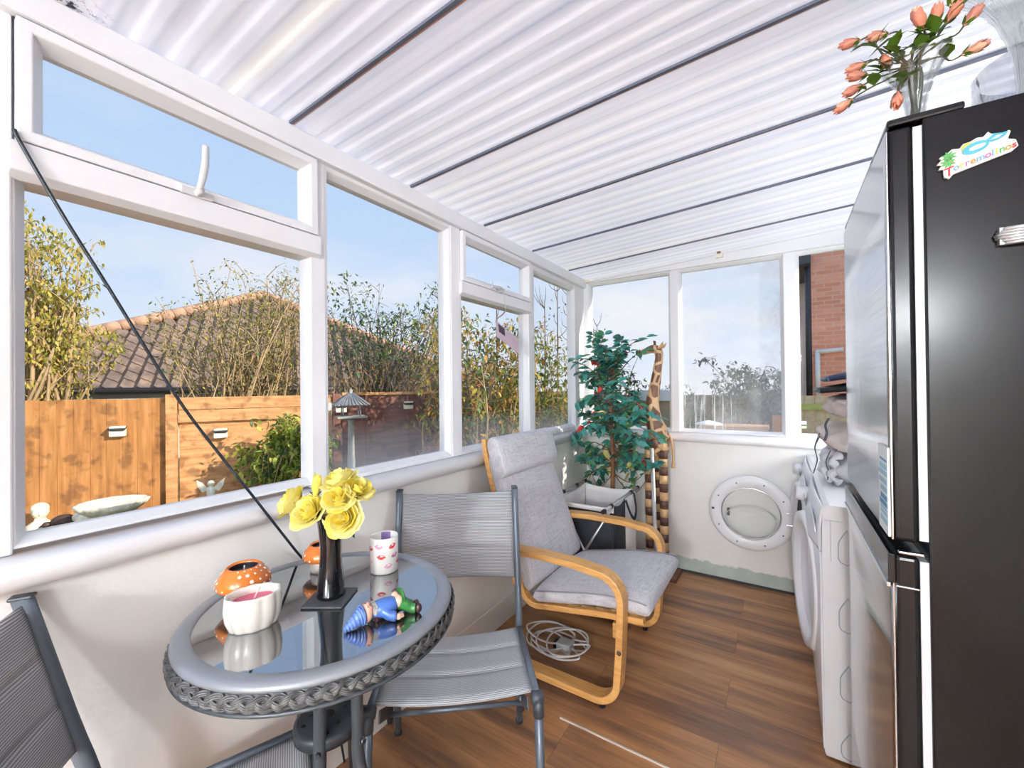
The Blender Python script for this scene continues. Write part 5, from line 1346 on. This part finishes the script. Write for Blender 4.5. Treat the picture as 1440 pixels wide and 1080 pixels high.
# thin bare saplings
def bare(lab, x, y, h, seed):
    random.seed(seed); t = thing('bare_sapling', lab, 'tree', (x, y, GZ))
    tr = spline([(x, y, GZ), (x+.03, y+.02, h*.5), (x+.02, y+.05, h)], 8); g = MB().tube(tr, [.022-.017*i/16 for i in range(17)], 6)
    g2 = MB()
    for k in range(13):
        i = random.randint(7, 16); a = random.uniform(0, 2*PI); q = tr[i]+V((math.cos(a)*.20, math.sin(a)*.20, .30))*random.uniform(.5, 1)
        b_ = spline([tr[i], tr[i].lerp(q, .5)+V((math.cos(a)*.04, math.sin(a)*.04, -.02)), q], 4); g2.tube(b_, [.006-.0045*j/8 for j in range(9)], 5)
    o = g.build('trunk', tw2, t); g2.build('branches', tw2, t)
    g = MB()
    for k in range(14):
        i = random.randint(8, 16); leaf(g, tr[i]+V((random.gauss(0, .1), random.gauss(0, .1), random.gauss(0, .1))), V((random.uniform(-1,1), random.uniform(-1,1), -.3)), V((0,0,1)), .06, .025, 0, .1)
    g.build('leaves', LFD, t)
bare('tall thin bare sapling seen through the window next to the corner', -2.78, 5.45, 2.75, 51)
bare('second bare sapling close beside the tall one', -2.66, 5.60, 2.68, 52)
bare('short bare sapling left of the two tall ones', -2.72, 4.95, 2.40, 53)
bare('thin bare sapling beyond the far left corner of the far windows', -2.62, 6.6, 2.25, 54)
bare('bare sapling in front of the sky in the third window fanlight', -2.85, 4.0, 2.42, 55)
plant('bush', 'dark green round bush behind the misted far window', 'bush', (-.55, 9.2, GZ), [((-.75, 9.1, 1.15), (.45, .4, .55)), ((-.35, 9.4, 1.10), (.6, .4, .50)), ((-.1, 9.6, .95), (.4, .4, .55))], 3200, .10, LFD+[LFG[1]], (3, 3, 2), 30, tw2, 40, 0, .02, .6)
plant('bush', 'small dark bush at the left of the misted far window', 'bush', (-1.62, 8.6, GZ), [((-1.62, 8.6, .62), (.42, .35, .55))], 1300, .085, LFD+[LFG[0]], (2, 2, 2), 20, tw2, 41, 0, .015, .4)
plant('bush', 'green bush beyond the far left corner window', 'bush', (-2.45, 7.0, GZ), [((-2.45, 7.0, .9), (.5, .45, .75))], 1900, .09, LFG, (3, 3, 2), 30, tw2, 42, 0, .02, .5)

# far end of the garden
w_far = wood('fence_far', (120,96,78), (146,120,98), (170,144,118), (8, 1, .8))
t = thing('garden_fence', 'long fence across the far end of the garden behind the misted window', 'fence', (-.8, 10.2, GZ))
g = MB()
for k in range(40): g.box(-4.3+.15*k, -4.3+.15*k+.14, 10.2+.01*(k % 2), 10.22+.01*(k % 2), GZ, 1.02)
g.build('boards', w_far, t)
t = thing('side_fence', 'pale weathered fence panel with a green rail below the brick house', 'fence', (.30, 6.3, GZ))
g = MB()
for k in range(9): g.box(.02+.105*k, .02+.105*k+.098, 6.30+.008*(k % 2), 6.315+.008*(k % 2), GZ, 1.10)
g.build('boards', mat('pale_boards', (212,192,158), .85, var=.15, vscale=14), t)
MB().box(.0, .98, 6.27, 6.30, .93, 1.0).build('rail', mat('mossy_rail', (186,190,110), .85, var=.2), t)
t = thing('garden_shed', 'low shed with a pale roof seen beyond the giraffe', 'shed', (-1.7, 7.75, GZ))
MB().box(-2.15, -1.62, 7.5, 8.1, GZ, .98).build('wall', mat('shed_wall', (176,160,138), .85), t); MB().box(-2.22, -1.56, 7.42, 8.2, .98, 1.16).build('roof', mat('shed_roof', (226,226,228), .7), t)
t = thing('garden_table', 'wooden garden table with a white cloth corner behind the misted window', 'table', (-.62, 6.3, GZ))
tb = mat('teak', (190,140,96), .7)
MB().box(-.95, -.15, 6.1, 6.6, .66, .70).build('table_top', tb, t)
for x in (-.9, -.2):
    for y in (6.14, 6.56): MB().box(x-.025, x+.025, y-.025, y+.025, GZ, .66).build('leg', tb, t)
tag(MB().lathe([(.18, .702), (.16, .72), (.05, .75), (.002, .76)], 16, c=(-.86, 6.3, 0)).build('white_cover', mat('white_cover', (236,236,236), .8)), 'small white cover lying on the garden table', 'cover')
t = thing('garden_chair', 'wooden garden chair beside the table behind the misted window', 'chair', (.02, 6.55, GZ))
MB().box(-.12, .18, 6.4, 6.7, .36, .40).build('seat', tb, t); MB().box(-.12, .18, 6.69, 6.72, .55, .82).build('backrest', tb, t)
for x in (-.10, .16):
    for y, h_ in ((6.42, .36), (6.70, .82)): MB().box(x-.02, x+.02, y-.02, y+.02, GZ, h_).build('leg', tb, t)

# brick house beyond the end of the conservatory
m, T, p = base('red_brick'); vec = T.coords()
sw = T.new('ShaderNodeCombineXYZ'); o = T.sep(vec); T.link(o[0], sw.inputs[0]); T.link(o[2], sw.inputs[1])
br = T.new('ShaderNodeTexBrick'); T.link(sw.outputs[0], br.inputs['Vector']); br.inputs['Scale'].default_value = 1; br.inputs['Brick Width'].default_value = .19; br.inputs['Row Height'].default_value = .062; br.inputs['Mortar Size'].default_value = .006
br.inputs['Color1'].default_value = lin((240,170,142)); br.inputs['Color2'].default_value = lin((218,144,118)); br.inputs['Mortar'].default_value = lin((224,190,168)); br.inputs['Bias'].default_value = -.1
T.link(T.mix(clampramp(T, T.noise(vec, 6), .3, .7, 0, .35), br.outputs['Color'], lin((226,150,122))), p.inputs['Base Color']); p.inputs['Roughness'].default_value = .9; brick = m
t = thing('brick_house', 'red brick house with a white waste pipe seen through the right-hand far window', 'house', (.9, 7.6, GZ))
MB().box(.36, 2.6, 7.4, 9.8, GZ, 5.2).build('wall', brick, t)
MB().box(.12, .36, 8.6, 9.8, GZ, 3.0).build('porch_wall', mat('white_render', (222,220,214), .9), t)
MB().tube([(.335, 7.42, 1.0), (.335, 7.42, 3.3)], .04, 10).build('downpipe', mat('pipe_black', (52,56,64), .5), t)
MB().box(.10, .36, 7.2, 9.8, 2.95, 3.10).tube([(.12, 7.2, 3.02), (.12, 9.8, 3.02)], .07, 10).build('eaves', mat('eaves_dark', (66,70,76), .6), t)
MB().box(.0, .8, 7.25, 9.8, 5.2, 5.4).build('roof_edge', MATS['eaves_dark'], t)
MB().tube([(.43, 7.36, 1.0), (.43, 7.36, 1.70)], .032, 10).tube([(.43, 7.36, 1.70), (.72, 7.36, 1.72)], .032, 10).ell((.43, 7.36, 1.70), .034, 10).build('waste_pipe', mat('pipe_white', (232,230,226), .4), t)
MB().obox((.74, 7.37, 3.33), (.12, .06, .09), ((1,0,0),(0,1,0),(0,0,1))).build('outside_light', mat('lamp_dark', (46,46,52), .4), t)

# ------------------------------------------------------------------ fill lamps added out of view to brighten the room
def opal(name, power):
    m, T, p = base(name); p.inputs['Base Color'].default_value = (.9,.9,.88,1)
    p.inputs['Emission Color'].default_value = (.93,.965,1,1); p.inputs['Emission Strength'].default_value = power; return m
def lamp(lab, c, n_, r, power, nm):
    c = V(c); n_ = V(n_); t = thing('fill_lamp', lab, 'lamp', tuple(c))
    MB().tube([c, c+n_*.02], r*.8, 28).tube([c+n_*.02, c+n_*.05], r*.35, 20).build('backplate', upvc, t)
    MB().ell(c+n_*(.04+r), r, 24).build('fill_globe', opal(nm, power), t)
lamp('added round opal fill lamp on the rear wall behind the viewer', (.15, YB, 1.70), (0, 1, 0), .15, 225, 'fill_rear')
lamp('added round opal fill lamp on the house wall behind the viewer', (XR, -1.8, 1.70), (-1, 0, 0), .11, 100, 'fill_house')
lamp('added round opal fill lamp on the house wall above the washing machine', (XR, 2.09, 1.12), (-1, 0, 0), .10, 40, 'fill_side')

# ------------------------------------------------------------------ daylight
w = bpy.data.worlds.new('Sky'); SC.world = w; w.use_nodes = True
nt = w.node_tree; N = nt.nodes; Lk = nt.links; bgn = N['Background']
class WT(NT):
    def __init__(s): s.t = nt; s.n = N; s.l = Lk
T = WT()
tc = T.new('ShaderNodeTexCoord'); d = tc.outputs['Generated']; z = T.sep(d)[2]
sky = T.ramp(z, [(.0, lin((230,237,248))), (.12, lin((212,228,249))), (.32, lin((192,216,247))), (.62, lin((174,204,244))), (1, lin((150,188,238)))])
mp = T.new('ShaderNodeMapping'); mp.inputs['Scale'].default_value = (1, 1, 2.6); Lk.new(d, mp.inputs['Vector'])
cl = clampramp(T, T.noise(mp.outputs[0], 2.0, 6, .58), .45, .70, 0, 1)
cl = T.math('MULTIPLY', cl, clampramp(T, z, .55, .15, 0, .85))
col = T.mix(cl, sky, lin((250,246,244)))
Lk.new(col, bgn.inputs['Color']); bgn.inputs['Strength'].default_value = .74
sd = V((.74, .20, .41)).normalized()
sl = bpy.data.lights.new('Sun', 'SUN'); sl.energy = 5.0; sl.angle = .012; sl.color = (1, .90, .76)
so = bpy.data.objects.new('Sun', sl); COL.objects.link(so); so.rotation_euler = (-sd).to_track_quat('-Z', 'Y').to_euler(); so.location = (3, 2, 6)

# ------------------------------------------------------------------ camera
yaw, pitch, roll = (math.radians(a) for a in (32.977, .383, -.617))
fw = V((-math.sin(yaw), math.cos(yaw), 0)); rt = V((math.cos(yaw), math.sin(yaw), 0)); up = V((0, 0, 1))
f2 = fw*math.cos(pitch)+up*math.sin(pitch); u2 = up*math.cos(pitch)-fw*math.sin(pitch)
r3 = rt*math.cos(roll)+u2*math.sin(roll); u3 = u2*math.cos(roll)-rt*math.sin(roll)
cam = bpy.data.cameras.new('Camera'); co_ = bpy.data.objects.new('Camera', cam); COL.objects.link(co_)
M = Matrix((r3, u3, -f2)).transposed().to_4x4(); M.translation = V((0, 0, 1.25)); co_.matrix_world = M
cam.sensor_fit = 'HORIZONTAL'; cam.sensor_width = 36; cam.lens = 585.4/1440*36; cam.clip_start = .02; cam.clip_end = 200
SC.camera = co_
vs = SC.view_settings; vs.view_transform = 'Standard'; vs.look = 'None'; vs.exposure = .5; vs.gamma = 1; vs.use_curve_mapping = False
SC.cycles.max_bounces = 12; SC.cycles.transparent_max_bounces = 24; SC.cycles.diffuse_bounces = 6; SC.cycles.glossy_bounces = 5
SC.cycles.caustics_reflective = False; SC.cycles.caustics_refractive = False
